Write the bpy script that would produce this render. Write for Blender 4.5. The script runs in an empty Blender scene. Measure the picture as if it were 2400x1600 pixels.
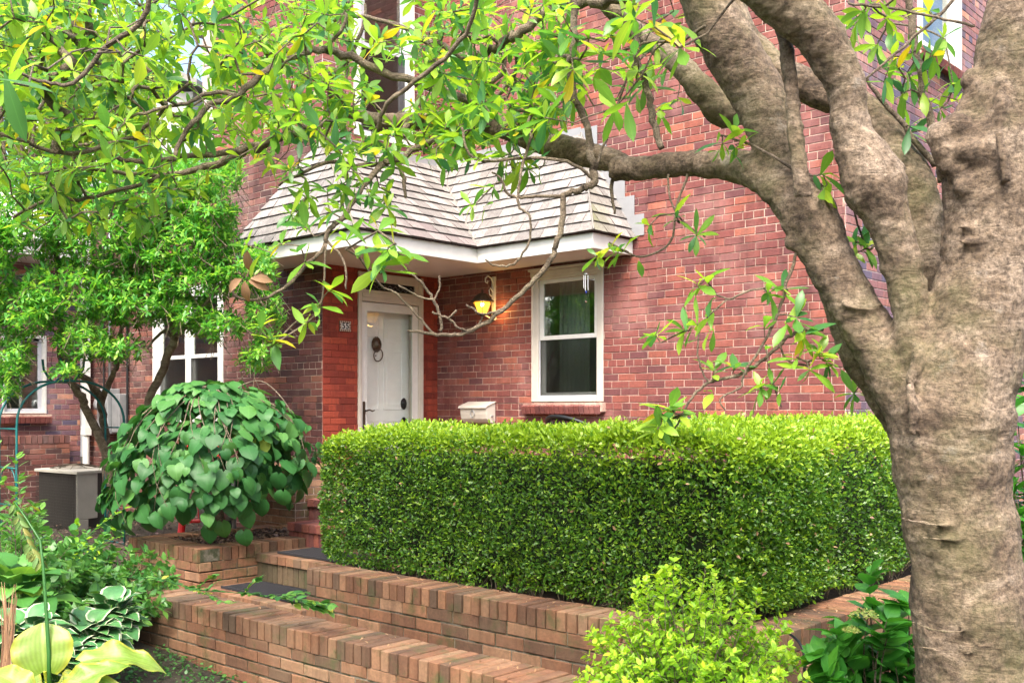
import bpy, math, random
import numpy as np
from mathutils import Vector as V3, Matrix
R = random.Random(7); NR = np.random.default_rng(7)
sc = bpy.context.scene
# ---------------------------------------------------------------- camera, world, sun, exposure
F = 2445.0; EYE = 1.65; HZ = 960.0; YAW = math.atan2(.674, .738)
cam = bpy.data.cameras.new('camera'); co = bpy.data.objects.new('camera', cam); sc.collection.objects.link(co)
cam.sensor_width = 36; cam.lens = F/2400*36; cam.shift_y = 160/2400; cam.clip_end = 500; cam.clip_start = .05
co.location = (0, 0, EYE); co.rotation_euler = (math.pi/2, 0, YAW); sc.camera = co
W = bpy.data.worlds.new('World'); sc.world = W; W.use_nodes = True
nt = W.node_tree; sky = nt.nodes.new('ShaderNodeTexSky'); sky.sky_type = 'NISHITA'; sky.sun_disc = False
SUN = V3((.38, -.60, 1.0)).normalized()
sky.sun_elevation = math.asin(SUN.z); sky.sun_rotation = math.atan2(SUN.x, SUN.y)
sky.dust_density = 6; sky.air_density = 1.0; sky.ozone_density = 1.0
bg = nt.nodes['Background']; nt.links.new(sky.outputs[0], bg.inputs[0]); bg.inputs[1].default_value = .15
sl = bpy.data.lights.new('sun', 'SUN'); so = bpy.data.objects.new('sun', sl); sc.collection.objects.link(so)
sl.energy = 1.35; sl.angle = math.radians(25); sl.color = (1, .955, .88)
so.rotation_euler = SUN.to_track_quat('Z', 'Y').to_euler()
sc.view_settings.view_transform = 'Standard'; sc.view_settings.look = 'None'; sc.view_settings.exposure = 2.0
sc.view_settings.gamma = 1
sc.cycles.max_bounces = 8; sc.cycles.transparent_max_bounces = 12; sc.cycles.use_denoising = True
sc.cycles.sample_clamp_indirect = 6
# ---------------------------------------------------------------- helpers
FW = V3((-math.sin(YAW), math.cos(YAW), 0)); RT = V3((math.cos(YAW), math.sin(YAW), 0)); UP = V3((0, 0, 1))
def S(px, py, Z):            # point at depth Z seen at (px, py) of the 2400 px frame
    return FW*Z + RT*(Z*(px-1200)/F) + V3((0, 0, EYE+(HZ-py)*Z/F))
K = 2400/2352
def A(px, py, Z): return S(px*K, py*K, Z)
def col(): return sc.collection
def tag(o, label=None, cat=None, group=None, kind=None):
    if label: o['label'] = label
    if cat: o['category'] = cat
    if group: o['group'] = group
    if kind: o['kind'] = kind
    return o
def empty(name, loc, label=None, cat=None, group=None, rz=0, parent=None):
    o = bpy.data.objects.new(name, None); col().objects.link(o); o.location = loc; o.rotation_euler.z = rz
    o.empty_display_size = .1
    if parent: attach(o, parent)
    return tag(o, label, cat, group)
def attach(o, p):
    M = Matrix.Translation(p.location) @ p.rotation_euler.to_matrix().to_4x4() if p.parent is None else p['_m'] if '_m' in p else Matrix.Identity(4)
    o.parent = p
class MB:
    """collects faces in WORLD coordinates (or local ones for things that are copied)"""
    def __init__(s): s.v = []; s.f = []; s.t = []; s.m = []
    def add(s, vs, fs, tint=None, mi=0):
        b = len(s.v); s.v += [tuple(p) for p in vs]
        t = tint or (R.random(), R.random(), R.random())
        for f in fs: s.f.append(tuple(b+i for i in f)); s.t.append(t); s.m.append(mi)
    def obox(s, o, u, v, w, mi=0, tint=None):
        o, u, v, w = V3(o), V3(u), V3(v), V3(w)
        p = [o, o+u, o+u+v, o+v, o+w, o+u+w, o+u+v+w, o+v+w]
        fs = [(0, 3, 2, 1), (4, 5, 6, 7), (0, 1, 5, 4), (1, 2, 6, 5), (2, 3, 7, 6), (3, 0, 4, 7)]
        if u.cross(v).dot(w) < 0: fs = [f[::-1] for f in fs]
        s.add(p, fs, tint, mi)
    def box(s, x0, x1, y0, y1, z0, z1, mi=0, tint=None):
        s.obox((x0, y0, z0), (x1-x0, 0, 0), (0, y1-y0, 0), (0, 0, z1-z0), mi, tint)
    def tube(s, pts, rad, n=8, mi=0, tint=None, cap=True, noise=0, closed=False):
        pts = [V3(p) for p in pts]
        if not hasattr(rad, '__len__'): rad = [rad]*len(pts)
        vs = []; fs = []; N = None; m = len(pts)
        for i, p in enumerate(pts):
            if closed: d = pts[(i+1) % m]-pts[i-1]
            else: d = (pts[min(i+1, m-1)]-pts[max(i-1, 0)])
            d = d.normalized() if d.length > 1e-9 else V3((0, 0, 1))
            if N is None: N = d.orthogonal().normalized()
            else:
                N = N-d*N.dot(d); N = N.normalized() if N.length > 1e-6 else d.orthogonal().normalized()
            B = d.cross(N)
            for k in range(n):
                a = 2*math.pi*k/n; r = rad[i]*(1+(R.uniform(-noise, noise) if noise else 0))
                vs.append(p+N*(math.cos(a)*r)+B*(math.sin(a)*r))
        for i in range(m if closed else m-1):
            for k in range(n):
                j = (i+1) % m
                fs.append((i*n+k, i*n+(k+1) % n, j*n+(k+1) % n, j*n+k))
        if cap and not closed: fs.append(tuple(range(n))[::-1]); fs.append(tuple((m-1)*n+k for k in range(n)))
        s.add(vs, fs, tint, mi)
    def lathe(s, c, prof, n=16, axis='z', mi=0, tint=None, sx=1, sy=1):
        c = V3(c); vs = []; fs = []
        for r, h in prof:
            for k in range(n):
                a = 2*math.pi*k/n; x, y = math.cos(a)*r*sx, math.sin(a)*r*sy
                q = {'z': (x, y, h), 'y': (x, h, y), 'x': (h, x, y)}[axis]
                vs.append(c+V3(q))
        for i in range(len(prof)-1):
            for k in range(n): fs.append((i*n+k, i*n+(k+1) % n, (i+1)*n+(k+1) % n, (i+1)*n+k))
        fs.append(tuple(range(n))[::-1]); fs.append(tuple((len(prof)-1)*n+k for k in range(n)))
        s.add(vs, fs, tint, mi)
    def build(s, name, mats, parent=None, bevel=0, smooth=False, label=None):
        me = bpy.data.meshes.new(name); me.from_pydata(s.v, [], s.f); me.update()
        if not isinstance(mats, (list, tuple)): mats = [mats]
        for m in mats: me.materials.append(m)
        me.polygons.foreach_set('material_index', s.m)
        at = me.attributes.new('tint', 'FLOAT_COLOR', 'FACE')
        a = np.ones((len(s.f), 4), np.float32); a[:, :3] = np.array(s.t, np.float32); at.data.foreach_set('color', a.ravel())
        if smooth: me.polygons.foreach_set('use_smooth', [True]*len(s.f))
        me.validate()
        o = bpy.data.objects.new(name, me); col().objects.link(o)
        if parent is not None:
            o.parent = parent
            if not parent.get('local'):
                w = V3((0, 0, 0)); p = parent
                while p is not None: w += p.location; p = p.parent
                o.location = -w
        if bevel:
            b = o.modifiers.new('b', 'BEVEL'); b.width = bevel; b.segments = 2; b.limit_method = 'ANGLE'; b.harden_normals = False
        if label: o['label'] = label
        return o
# ---- node helper
class NT:
    def __init__(s, name):
        s.m = bpy.data.materials.new(name); s.m.use_nodes = True; s.t = s.m.node_tree; s.p = s.t.nodes['Principled BSDF']; s.out = s.t.nodes['Material Output']
    def n(s, typ, **kw):
        x = s.t.nodes.new('ShaderNode'+typ)
        for k, v in kw.items():
            if k in ('i',):
                for a, b in v.items(): x.inputs[a].default_value = b
            else: setattr(x, k, v)
        return x
    def l(s, a, b): s.t.links.new(a, b)
    def ramp(s, fac, stops, interp='LINEAR'):
        r = s.n('ValToRGB'); cr = r.color_ramp; cr.interpolation = interp
        while len(cr.elements) < len(stops): cr.elements.new(.5)
        for e, (p, c) in zip(cr.elements, stops): e.position = p; e.color = (*c, 1) if len(c) == 3 else c
        s.l(fac, r.inputs[0]); return r.outputs[0]
    def noise(s, scale, detail=6, rough=.6, coord=None, dist=0):
        x = s.n('TexNoise', i={'Scale': scale, 'Detail': detail, 'Roughness': rough, 'Distortion': dist})
        s.l(coord or s.obj(), x.inputs['Vector']); return x.outputs['Fac']
    def obj(s):
        if not hasattr(s, '_o'): s._o = s.n('TexCoord').outputs['Object']
        return s._o
    def geo(s):
        if not hasattr(s, '_g'): s._g = s.n('NewGeometry')
        return s._g
    def mul(s, a, b, fac=1, mode='MULTIPLY'):
        x = s.n('Mix', data_type='RGBA', blend_type=mode); x.inputs[0].default_value = fac if not hasattr(fac, 'links') else 1
        if hasattr(fac, 'links'): s.l(fac, x.inputs[0])
        for src, k in ((a, 6), (b, 7)):
            if hasattr(src, 'links'): s.l(src, x.inputs[k])
            else: x.inputs[k].default_value = (*src, 1)
        return x.outputs[2]
    def attr(s, ch=0):
        if not hasattr(s, '_a'):
            a = s.n('Attribute', attribute_name='tint'); q = s.n('SeparateColor'); s.l(a.outputs['Color'], q.inputs[0]); s._a = q
        return s._a.outputs[ch]
    def bump(s, h, st=.3, dist=.01):
        b = s.n('Bump', i={'Strength': st, 'Distance': dist}); s.l(h, b.inputs['Height']); s.l(b.outputs[0], s.p.inputs['Normal'])
        return b
    def base(s, c):
        if hasattr(c, 'links'): s.l(c, s.p.inputs['Base Color'])
        else: s.p.inputs['Base Color'].default_value = (*c, 1)
    def set(s, **k):
        for a, b in k.items(): s.p.inputs[a.replace('_', ' ')].default_value = b
        return s
def plain(name, c, rough=.6, metal=0, var=.15, scale=8, bump=0, spec=.5):
    m = NT(name); f = m.noise(scale); d = tuple(max(0, x*(1-var)) for x in c); l = tuple(min(1, x*(1+var*.5)) for x in c)
    m.base(m.ramp(f, [(.3, d), (.7, l)])); m.set(Roughness=rough, Metallic=metal); m.p.inputs['Specular IOR Level'].default_value = spec
    if bump: m.bump(m.noise(scale*12), bump, .004)
    return m.m
def brickmat(name, stops, dirt=.5, pale=(.5, .4, .36), palefac=.25, moss=0):
    m = NT(name); c = m.ramp(m.attr(0), stops)
    n1 = m.noise(3.1, 5); c = m.mul(c, m.ramp(n1, [(.3, (.68, .66, .66)), (.7, (1.1, 1.1, 1.1))]), dirt)
    n2 = m.noise(45, 6, .7); c = m.mul(c, m.ramp(n2, [(.3, (.62, .6, .6)), (.65, (1.15, 1.12, 1.1))]), .75)
    n3 = m.noise(1.3, 6, .65); f = m.ramp(n3, [(.5, (0, 0, 0)), (.72, (palefac,)*3)])
    c = m.mul(c, pale, f, 'MIX')
    ms = m.n('Mapping'); ms.inputs['Scale'].default_value = (5, 5, .45); m.l(m.obj(), ms.inputs[0]); c = m.mul(c, m.ramp(m.noise(1.6, 6, .7, ms.outputs[0]), [(.36, (.6, .58, .57)), (.52, (1, 1, 1)), (.72, (1.12, 1.1, 1.08))]), .7)
    if moss:
        n4 = m.noise(5, 6, .7); f = m.ramp(n4, [(.52, (0, 0, 0)), (.7, (moss,)*3)])
        c = m.mul(c, (.055, .075, .022), f, 'MIX')
    m.base(c); m.set(Roughness=.88); m.bump(m.noise(90, 5, .7), .55, .006); return m.m
def mortarmat(name, a, b, moss=0):
    m = NT(name); c = m.ramp(m.noise(2.2, 7, .7), [(.36, a), (.52, b)])
    c = m.mul(c, m.ramp(m.noise(60, 4), [(.3, (.6, .6, .6)), (.7, (1.1, 1.1, 1.1))]), .8)
    if moss: c = m.mul(c, (.03, .04, .012), m.ramp(m.noise(7, 5, .7), [(.45, (0, 0, 0)), (.6, (moss,)*3)]), 'MIX')
    m.base(c); m.set(Roughness=.95); m.bump(m.noise(120, 3), .6, .004); return m.m
def leafmat(name, dark, mid, light, tr=.4, rough=.38, under=1.25, yellow=None, vein=True, spec=.5):
    m = NT(name); st = [(0, dark), (.5, mid), (.93 if yellow else 1, light)]
    if yellow: st += [(.97, yellow)]
    c = m.ramp(m.attr(0), st)
    if vein:
        v = m.ramp(m.attr(1), [(0, (1.25, 1.22, 1.2)), (.1, (1, 1, 1)), (1, (.95, .95, .95))]); c = m.mul(c, v, .8)
    c = m.mul(c, m.ramp(m.noise(38, 6, .75), [(.30, (.55, .5, .35)), (.40, (1, 1, 1)), (.62, (1, 1, 1)), (.75, (1.25, 1.15, 1))]), .7)
    bf = m.geo().outputs['Backfacing']; u = m.mul(c, (under, under, under*1.5), bf, 'MULTIPLY')
    m.base(u); m.set(Roughness=rough); m.p.inputs['Specular IOR Level'].default_value = spec
    t = m.n('BsdfTranslucent'); m.l(m.mul(c, (1.5, 1.45, .7), 1), t.inputs[0])
    x = m.n('MixShader'); x.inputs[0].default_value = tr; m.l(m.p.outputs[0], x.inputs[1]); m.l(t.outputs[0], x.inputs[2]); m.l(x.outputs[0], m.out.inputs[0])
    return m.m
def glassmat(name, tintc=(.8, .85, .83), rough=.02, refl=.35):
    m = NT(name); tr = m.n('BsdfTransparent'); tr.inputs[0].default_value = (*tintc, 1)
    g = m.n('BsdfGlossy'); g.inputs['Roughness'].default_value = rough; g.inputs[0].default_value = (.9, .95, .92, 1)
    fr = m.n('Fresnel', i={'IOR': 1.5}); ad = m.n('Math', operation='ADD'); ad.inputs[1].default_value = refl*.4; m.l(fr.outputs[0], ad.inputs[0])
    iv = m.n('Math', operation='SUBTRACT'); iv.inputs[0].default_value = 1; m.l(m.geo().outputs['Backfacing'], iv.inputs[1]); mm = m.n('Math', operation='MULTIPLY'); m.l(ad.outputs[0], mm.inputs[0]); m.l(iv.outputs[0], mm.inputs[1])
    x = m.n('MixShader'); m.l(mm.outputs[0], x.inputs[0]); m.l(tr.outputs[0], x.inputs[1]); m.l(g.outputs[0], x.inputs[2]); m.l(x.outputs[0], m.out.inputs[0])
    return m.m
# ---- leaves
def leaf_t(prof, fold=.25, curve=.25, wave=0, heart=0, wmax=None, cross=1, rib=0):
    """one leaf along +x, length 1; prof = [(t, halfwidth)]; rows of 1+2*cross vertices... quads"""
    vs = []; fs = []; tt = []
    nc = 2*cross+1
    for i, (t, w) in enumerate(prof):
        ca = curve*t; x = math.sin(ca)/curve if curve else t; z = -(1-math.cos(ca))/curve if curve else 0
        for k in range(-cross, cross+1):
            q = k/cross; xx = x-(heart*(1-t)**4)*abs(q)
            zz = z+abs(q)*w*fold*(1-.35*abs(q))+wave*math.sin(t*17+q*2)*abs(q)*w+(rib*(1 if k % 2 else -1)*math.sin(math.pi*min(1, t*1.02)) if rib else 0)
            vs.append((xx, q*w, zz)); tt.append(abs(q))
        if i:
            for k in range(nc-1):
                a = (i-1)*nc+k; fs.append((a, a+nc, a+nc+1, a+1))
    return np.array(vs, np.float32), np.array(fs, np.int64), np.array(tt, np.float32)
OB = [(0, .012), (.15, .05), (.38, .115), (.62, .155), (.82, .11), (.95, .03), (1, .004)]      # obovate
EL = [(0, .012), (.2, .13), (.45, .19), (.7, .15), (.9, .06), (1, .005)]
HE = [(0, .1), (.06, .34), (.22, .47), (.45, .46), (.68, .33), (.86, .16), (.95, .05), (1, .006)]
OV = [(0, .05), (.12, .2), (.35, .3), (.6, .25), (.82, .13), (1, .008)]
TINY = [(0, .06), (.5, .27), (1, .05)]
def mesh_from(name, groups, mat, parent=None, smooth=True):
    """groups: list of (template, pos, X, N, scale, tint) arrays"""
    VV, FF, TT = [], [], []; b = 0
    for T, pos, X, Nn, scl, tint in groups:
        if len(pos) == 0: continue
        tv, tf, te = T; n = len(pos); k = len(tv)
        X = X/np.linalg.norm(X, axis=1, keepdims=True)
        Nn = Nn-X*(Nn*X).sum(1, keepdims=True); Nn = Nn/np.maximum(np.linalg.norm(Nn, axis=1, keepdims=True), 1e-6)
        Y = np.cross(Nn, X)
        scl = np.asarray(scl)
        if scl.ndim == 1: scl = np.stack([scl]*3, 1)
        P = pos[:, None, :]+X[:, None, :]*(tv[None, :, 0:1]*scl[:, None, 0:1])+Y[:, None, :]*(tv[None, :, 1:2]*scl[:, None, 1:2])+Nn[:, None, :]*(tv[None, :, 2:3]*scl[:, None, 2:3])
        VV.append(P.reshape(-1, 3)); FF.append((tf[None]+(np.arange(n)*k)[:, None, None]+b).reshape(-1, 4)); b += n*k
        tc = np.ones((n, k, 4), np.float32); tc[:, :, 0] = tint[:, None]; tc[:, :, 1] = te[None, :]; tc[:, :, 2] = NR.random(n)[:, None]
        TT.append(tc.reshape(-1, 4))
    Vx = np.concatenate(VV).astype(np.float32); Fx = np.concatenate(FF).astype(np.int32); Tx = np.concatenate(TT)
    me = bpy.data.meshes.new(name); me.vertices.add(len(Vx)); me.vertices.foreach_set('co', Vx.ravel())
    me.loops.add(Fx.size); me.loops.foreach_set('vertex_index', Fx.ravel())
    me.polygons.add(len(Fx)); me.polygons.foreach_set('loop_start', np.arange(0, Fx.size, 4, dtype=np.int32))
    me.polygons.foreach_set('use_smooth', np.full(len(Fx), smooth))
    me.update(calc_edges=True)
    at = me.attributes.new('tint', 'FLOAT_COLOR', 'POINT'); at.data.foreach_set('color', Tx.astype(np.float32).ravel())
    me.materials.append(mat)
    o = bpy.data.objects.new(name, me); col().objects.link(o)
    if parent is not None: o.parent = parent; o.location = -parent.location
    return o
def rnd(n, s=1): return NR.normal(0, s, (n, 3))
class Leaves:
    def __init__(s, temps): s.T = temps; s.p = []; s.x = []; s.n = []; s.s = []; s.t = []
    def add(s, p, x, n, sz, t): s.p.append(tuple(p)); s.x.append(tuple(x)); s.n.append(tuple(n)); s.s.append(sz); s.t.append(t)
    def build(s, name, mat, parent=None):
        P, X, N, Z, T = (np.array(a, np.float64) for a in (s.p, s.x, s.n, s.s, s.t)); g = NR.integers(0, len(s.T), len(P))
        return mesh_from(name, [(s.T[k], P[g == k], X[g == k], N[g == k], Z[g == k], T[g == k]) for k in range(len(s.T))], mat, parent)
    def whorl(s, P, D, n, L, lean=(50, 85), up=.8, droop=.15, tint=(0, .9), var=.25):
        P, D = V3(P), V3(D).normalized(); O = D.orthogonal().normalized(); B = D.cross(O); a0 = R.random()*6.28
        for k in range(n):
            a = a0+k*2.399; le = math.radians(R.uniform(*lean)); r = O*math.cos(a)+B*math.sin(a)
            X = D*math.cos(le)+r*math.sin(le)+V3((0, 0, -droop))
            N = V3((R.gauss(0, .25), R.gauss(0, .25), up))+D*.5
            s.add(P-D*(R.random()*.02), X, N, L*R.uniform(1-var, 1+var), R.uniform(*tint))
# ---- bricks
BL, BH = .2125, .0715
def bricks(mb, O, U, N, Wd, z0, z1, opens=(), bl=BL, bh=BH, m=.0078, proud=.006, header=6, start=0, tint=None, rough=.0015):
    """brick faces on the plane O + U*u, outward N; O at u=0, z measured in world"""
    O, U, N = V3(O), V3(U), V3(N); flip = U.cross(UP).dot(N) < 0
    nc = int(round((z1-z0)/bh)); bh = (z1-z0)/nc
    for c in range(nc):
        za, zb = z0+c*bh+m/2, z0+(c+1)*bh-m/2; zm = (za+zb)/2
        hd = header and c % header == header-1; L = bl/2 if hd else bl
        u = -(bl/2 if c % 2 else 0)-R.random()*.01-start
        if hd: u = -R.random()*.05
        while u < Wd:
            w = L*(R.uniform(.97, 1.03)); a, b = max(u, 0), min(u+w, Wd); u += w
            segs = [(a+(m/2 if a > 0 else 0), b-(m/2 if b < Wd else 0))]
            for (p, q, r_, s_) in opens:
                if zb > r_+.015 and za < s_-.015:
                    ns = []
                    for (x, y) in segs:
                        if y <= p or x >= q: ns.append((x, y))
                        else:
                            if x < p: ns.append((x, p))
                            if y > q: ns.append((q, y))
                    segs = ns
            for (x, y) in segs:
                if y-x < .018: continue
                d = proud+R.uniform(-.0025, .0025); e = .0035; j = lambda: R.uniform(-rough, rough)
                P = lambda uu, zz, dd: O+U*uu+N*dd+V3((0, 0, zz-O.z))
                vs = []
                for (uu, zz) in ((x, za), (y, za), (y, zb), (x, zb)):
                    vs.append(P(uu, zz, -.002))
                for (uu, zz) in ((x, za), (y, za), (y, zb), (x, zb)):
                    vs.append(P(uu+j(), zz+j(), d-.003))
                for (uu, zz) in ((x+e, za+e), (y-e, za+e), (y-e, zb-e), (x+e, zb-e)):
                    vs.append(P(uu+j(), zz+j(), d))
                fs = [(8, 9, 10, 11)]
                for k in range(4):
                    k2 = (k+1) % 4; fs += [(k, k2, 4+k2, 4+k), (4+k, 4+k2, 8+k2, 8+k)]
                if flip: fs = [f[::-1] for f in fs]
                mb.add(vs, fs, (R.random(), R.random(), 0) if tint is None else tint(), 0)
def slab(mb, O, U, N, Wd, z0, z1, opens=(), th=.28, mi=1):
    O, U, N = V3(O), V3(U), V3(N)
    us = sorted({0, Wd, *[max(0, o[0]) for o in opens], *[min(Wd, o[1]) for o in opens]}); zs = sorted({z0, z1, *[max(z0, o[2]) for o in opens], *[min(z1, o[3]) for o in opens]})
    for a, b in zip(us, us[1:]):
        for c, d in zip(zs, zs[1:]):
            um, zm = (a+b)/2, (c+d)/2
            if any(o[0] < um < o[1] and o[2] < zm < o[3] for o in opens): continue
            mb.obox(O+U*a+V3((0, 0, c-O.z))-N*th, U*(b-a), V3((0, 0, d-c)), N*th, mi)
def rowlock(mb, O, U, D, Wd, z0, h=.108, dep=.3, bw=.074, m=.0125, over=.012):
    """bricks on edge across the top of a wall: O front-left bottom corner, U along, D inward"""
    O, U, D = V3(O), V3(U), V3(D); u = 0
    mb.obox(O+V3((0, 0, z0-O.z))+D*.012+U*.006, U*(Wd-.012), D*(dep-.024), V3((0, 0, h-.011)), 1)
    while u < Wd-.02:
        w = min(bw*R.uniform(.95, 1.05), Wd-u); a, b = u+m/2, u+w-m/2; u += w
        j = lambda s=.003: R.uniform(-s, s)
        if b-a < .01: continue
        zt = z0+h+j(); fr = j(.004)-over; t = (R.random(), R.random(), 0)
        P = lambda uu, dd, zz: O+U*uu+D*dd+V3((0, 0, zz-O.z)); e = .005
        d2 = dep+j(.004)+over
        vs = [P(a, fr, z0), P(b, fr, z0), P(b, d2, z0), P(a, d2, z0),
              P(a+j(.001), fr+j(.001), zt-e), P(b+j(.001), fr+j(.001), zt-e), P(b, d2, zt-e), P(a, d2, zt-e),
              P(a+e, fr+e, zt), P(b-e, fr+e, zt+j(.001)), P(b-e, d2-e, zt+j(.001)), P(a+e, d2-e, zt)]
        fs = [(8, 9, 10, 11), (0, 1, 5, 4), (1, 2, 6, 5), (2, 3, 7, 6), (3, 0, 4, 7), (4, 5, 9, 8), (5, 6, 10, 9), (6, 7, 11, 10), (7, 4, 8, 11), (3, 2, 1, 0)]
        if U.cross(D).z < 0: fs = [f[::-1] for f in fs]
        mb.add(vs, fs, t, 0)
# ---------------------------------------------------------------- materials
RED = [(0, (.12, .040, .043)), (.25, (.15, .045, .042)), (.5, (.18, .05, .043)), (.8, (.21, .06, .048)), (.95, (.26, .078, .052)), (1, (.33, .11, .07))]
PAINT = [(0, (.16, .022, .012)), (.5, (.24, .034, .018)), (1, (.32, .055, .026))]
DARK = [(0, (.06, .025, .023)), (.35, (.10, .035, .03)), (.8, (.15, .05, .04)), (.95, (.19, .07, .045)), (1, (.30, .11, .06))]
PURP = [(0, (.10, .085, .14)), (.25, (.16, .09, .12)), (.6, (.25, .11, .11)), (.92, (.32, .14, .12)), (1, (.55, .27, .18))]  # purple-grey tone of the sky-lit side wall, put into the brick colour
TAN = [(0, (.10, .065, .04)), (.2, (.15, .075, .042)), (.5, (.215, .10, .052)), (.8, (.27, .135, .07)), (1, (.32, .19, .11))]
M = {}
M['red'] = brickmat('brick_red', RED, .5, (.36, .19, .17), .55); M['paint'] = brickmat('brick_painted', PAINT, .3, (.3, .05, .03), .1)
M['dark'] = brickmat('brick_dark', DARK, .6, (.36, .27, .25), .3); M['purple'] = brickmat('brick_purple_skylit', PURP, .4, (.5, .4, .42), .3)
M['tan'] = brickmat('brick_tan', TAN, .7, (.30, .21, .13), .5, moss=.85); M['mossy'] = brickmat('brick_mossy', [(0, (.05, .045, .02)), (1, (.13, .09, .05))], .7, (.2, .15, .1), .3, moss=.9)
M['mort'] = mortarmat('mortar_cream', (.22, .085, .065), (.50, .37, .30)); M['mortp'] = mortarmat('mortar_painted', (.14, .03, .02), (.24, .05, .03))
M['mortd'] = mortarmat('mortar_grey', (.15, .08, .06), (.45, .36, .30)); M['mortw'] = mortarmat('mortar_pale', (.4, .30, .28), (.60, .53, .50))
M['mortt'] = mortarmat('mortar_mossy', (.07, .065, .045), (.24, .21, .16), moss=.9)
M['white'] = plain('white_paint', (.62, .62, .59), .45, var=.12, scale=5, bump=.1); M['cream'] = plain('cream_paint', (.52, .48, .42), .5, var=.12, scale=6, bump=.1)
M['soffit'] = plain('soffit_paint', (.60, .56, .52), .6, var=.1, scale=2)
M['vinyl'] = plain('grey_vinyl', (.45, .46, .50), .45); M['room'] = plain('room_plaster', (.5, .5, .46), .9)
M['glass'] = glassmat('window_glass', refl=.5); M['glassd'] = glassmat('door_glass', (.95, .97, .96), refl=.05)
M['screen'] = glassmat('insect_screen', (.62, .63, .63), .3, .02)
M['black'] = plain('black_iron', (.02, .022, .024), .45, .6); M['bronze'] = plain('aged_bronze', (.10, .08, .06), .4, .8)
M['steel'] = plain('grey_metal', (.30, .31, .32), .4, .5); M['acbeige'] = plain('beige_enamel', (.40, .385, .33), .5, var=.1)
M['acdark'] = plain('dark_coil', (.035, .033, .03), .6); M['teal'] = plain('teal_paint', (.01, .14, .14), .4, .2)
M['redpaint'] = plain('red_enamel', (.55, .015, .02), .35); M['curtain'] = plain('curtain', (.42, .44, .40), .9, scale=2); M['wood'] = plain('shelf_wood', (.45, .27, .10), .6)
M['mat'] = plain('rubber', (.018, .018, .022), .8, bump=.3)
def barkmat(name, a, b, c, moss=.45, sc_=1):
    m = NT(name); mp = m.n('Mapping'); mp.inputs['Scale'].default_value = (1, 1, 1.6); m.l(m.obj(), mp.inputs[0])
    n1 = m.noise(4*sc_, 9, .7, mp.outputs[0], .9); cc = m.ramp(n1, [(.36, a), (.5, b), (.62, c)])
    n2 = m.noise(62*sc_, 9, .8); cc = m.mul(cc, m.ramp(n2, [(.40, (.30, .28, .27)), (.52, (1, 1, 1)), (.62, (1.5, 1.47, 1.42))]), .85)
    vo = m.n('TexVoronoi', feature='DISTANCE_TO_EDGE', i={'Scale': 16*sc_}); nd = m.n('TexNoise', i={'Scale': 9*sc_, 'Detail': 5}); m.l(m.obj(), nd.inputs['Vector']); vm = m.n('Mix', data_type='RGBA', blend_type='LINEAR_LIGHT'); vm.inputs[0].default_value = .22; m.l(mp.outputs[0], vm.inputs[6]); m.l(nd.outputs['Color'], vm.inputs[7]); m.l(vm.outputs[2], vo.inputs['Vector'])
    crk = m.ramp(vo.outputs['Distance'], [(0, (.55, .52, .5)), (.035, (1, 1, 1))]); cc = m.mul(cc, crk, m.ramp(m.noise(3*sc_, 3), [(.45, (0, 0, 0)), (.6, (.75, .75, .75))]))
    lf = m.ramp(m.noise(7*sc_, 8, .75), [(.6, (0, 0, 0)), (.7, (.4, .4, .4))]); cc = m.mul(cc, (.40, .37, .32), lf, 'MIX')
    mp2 = m.n('Mapping'); mp2.inputs['Scale'].default_value = (.7, .7, 2.2); m.l(m.obj(), mp2.inputs[0])
    n5 = m.noise(14*sc_, 5, .6, mp2.outputs[0], 1.2); cc = m.mul(cc, m.ramp(n5, [(.33, (.5, .48, .45)), (.42, (1, 1, 1)), (.7, (1.1, 1.1, 1.1))]), .55)
    n3 = m.noise(2.2*sc_, 7, .7); cc = m.mul(cc, (.12, .13, .035), m.ramp(n3, [(.48, (0, 0, 0)), (.68, (moss,)*3)]), 'MIX')
    m.base(cc); m.set(Roughness=.9)
    ad = m.n('Math', operation='ADD'); m.l(n2, ad.inputs[0]); m.l(n5, ad.inputs[1]); ad2 = m.n('Math', operation='ADD'); m.l(ad.outputs[0], ad2.inputs[0]); m.l(n1, ad2.inputs[1])
    m.bump(ad2.outputs[0], 1.0, .011); return m.m
M['bark'] = barkmat('magnolia_bark', (.085, .058, .038), (.19, .138, .093), (.30, .232, .17)); M['barkm'] = barkmat('mossy_bark', (.08, .065, .035), (.17, .14, .08), (.26, .22, .13), .7)
M['twig'] = barkmat('twig_bark', (.09, .065, .045), (.19, .145, .10), (.30, .24, .17), .2, 3)
M['lmag'] = leafmat('magnolia_leaf', (.045, .17, .06), (.17, .35, .035), (.33, .48, .045), .5, .36, yellow=(.55, .40, .02))
M['lsm'] = leafmat('glossy_leaf', (.05, .21, .035), (.12, .36, .05), (.30, .50, .07), .45, .36, yellow=(.5, .38, .03))
M['lred'] = leafmat('heart_leaf', (.018, .09, .02), (.034, .135, .03), (.08, .21, .045), .22, .5, spec=.35, yellow=(.24, .34, .03))
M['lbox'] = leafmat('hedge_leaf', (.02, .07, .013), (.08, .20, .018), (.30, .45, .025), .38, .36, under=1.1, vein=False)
M['lspi'] = leafmat('lime_leaf', (.08, .24, .02), (.22, .42, .02), (.45, .58, .03), .4, .5)
M['lhos'] = leafmat('lime_hosta_leaf', (.33, .45, .05), (.5, .58, .06), (.62, .62, .08), .3, .38)
M['lgen'] = leafmat('garden_leaf', (.03, .13, .03), (.07, .22, .04), (.16, .33, .05), .3, .42, yellow=(.4, .4, .05))
M['lhyd'] = leafmat('hydrangea_leaf', (.03, .15, .02), (.05, .22, .025), (.09, .30, .03), .3, .4)
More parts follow.
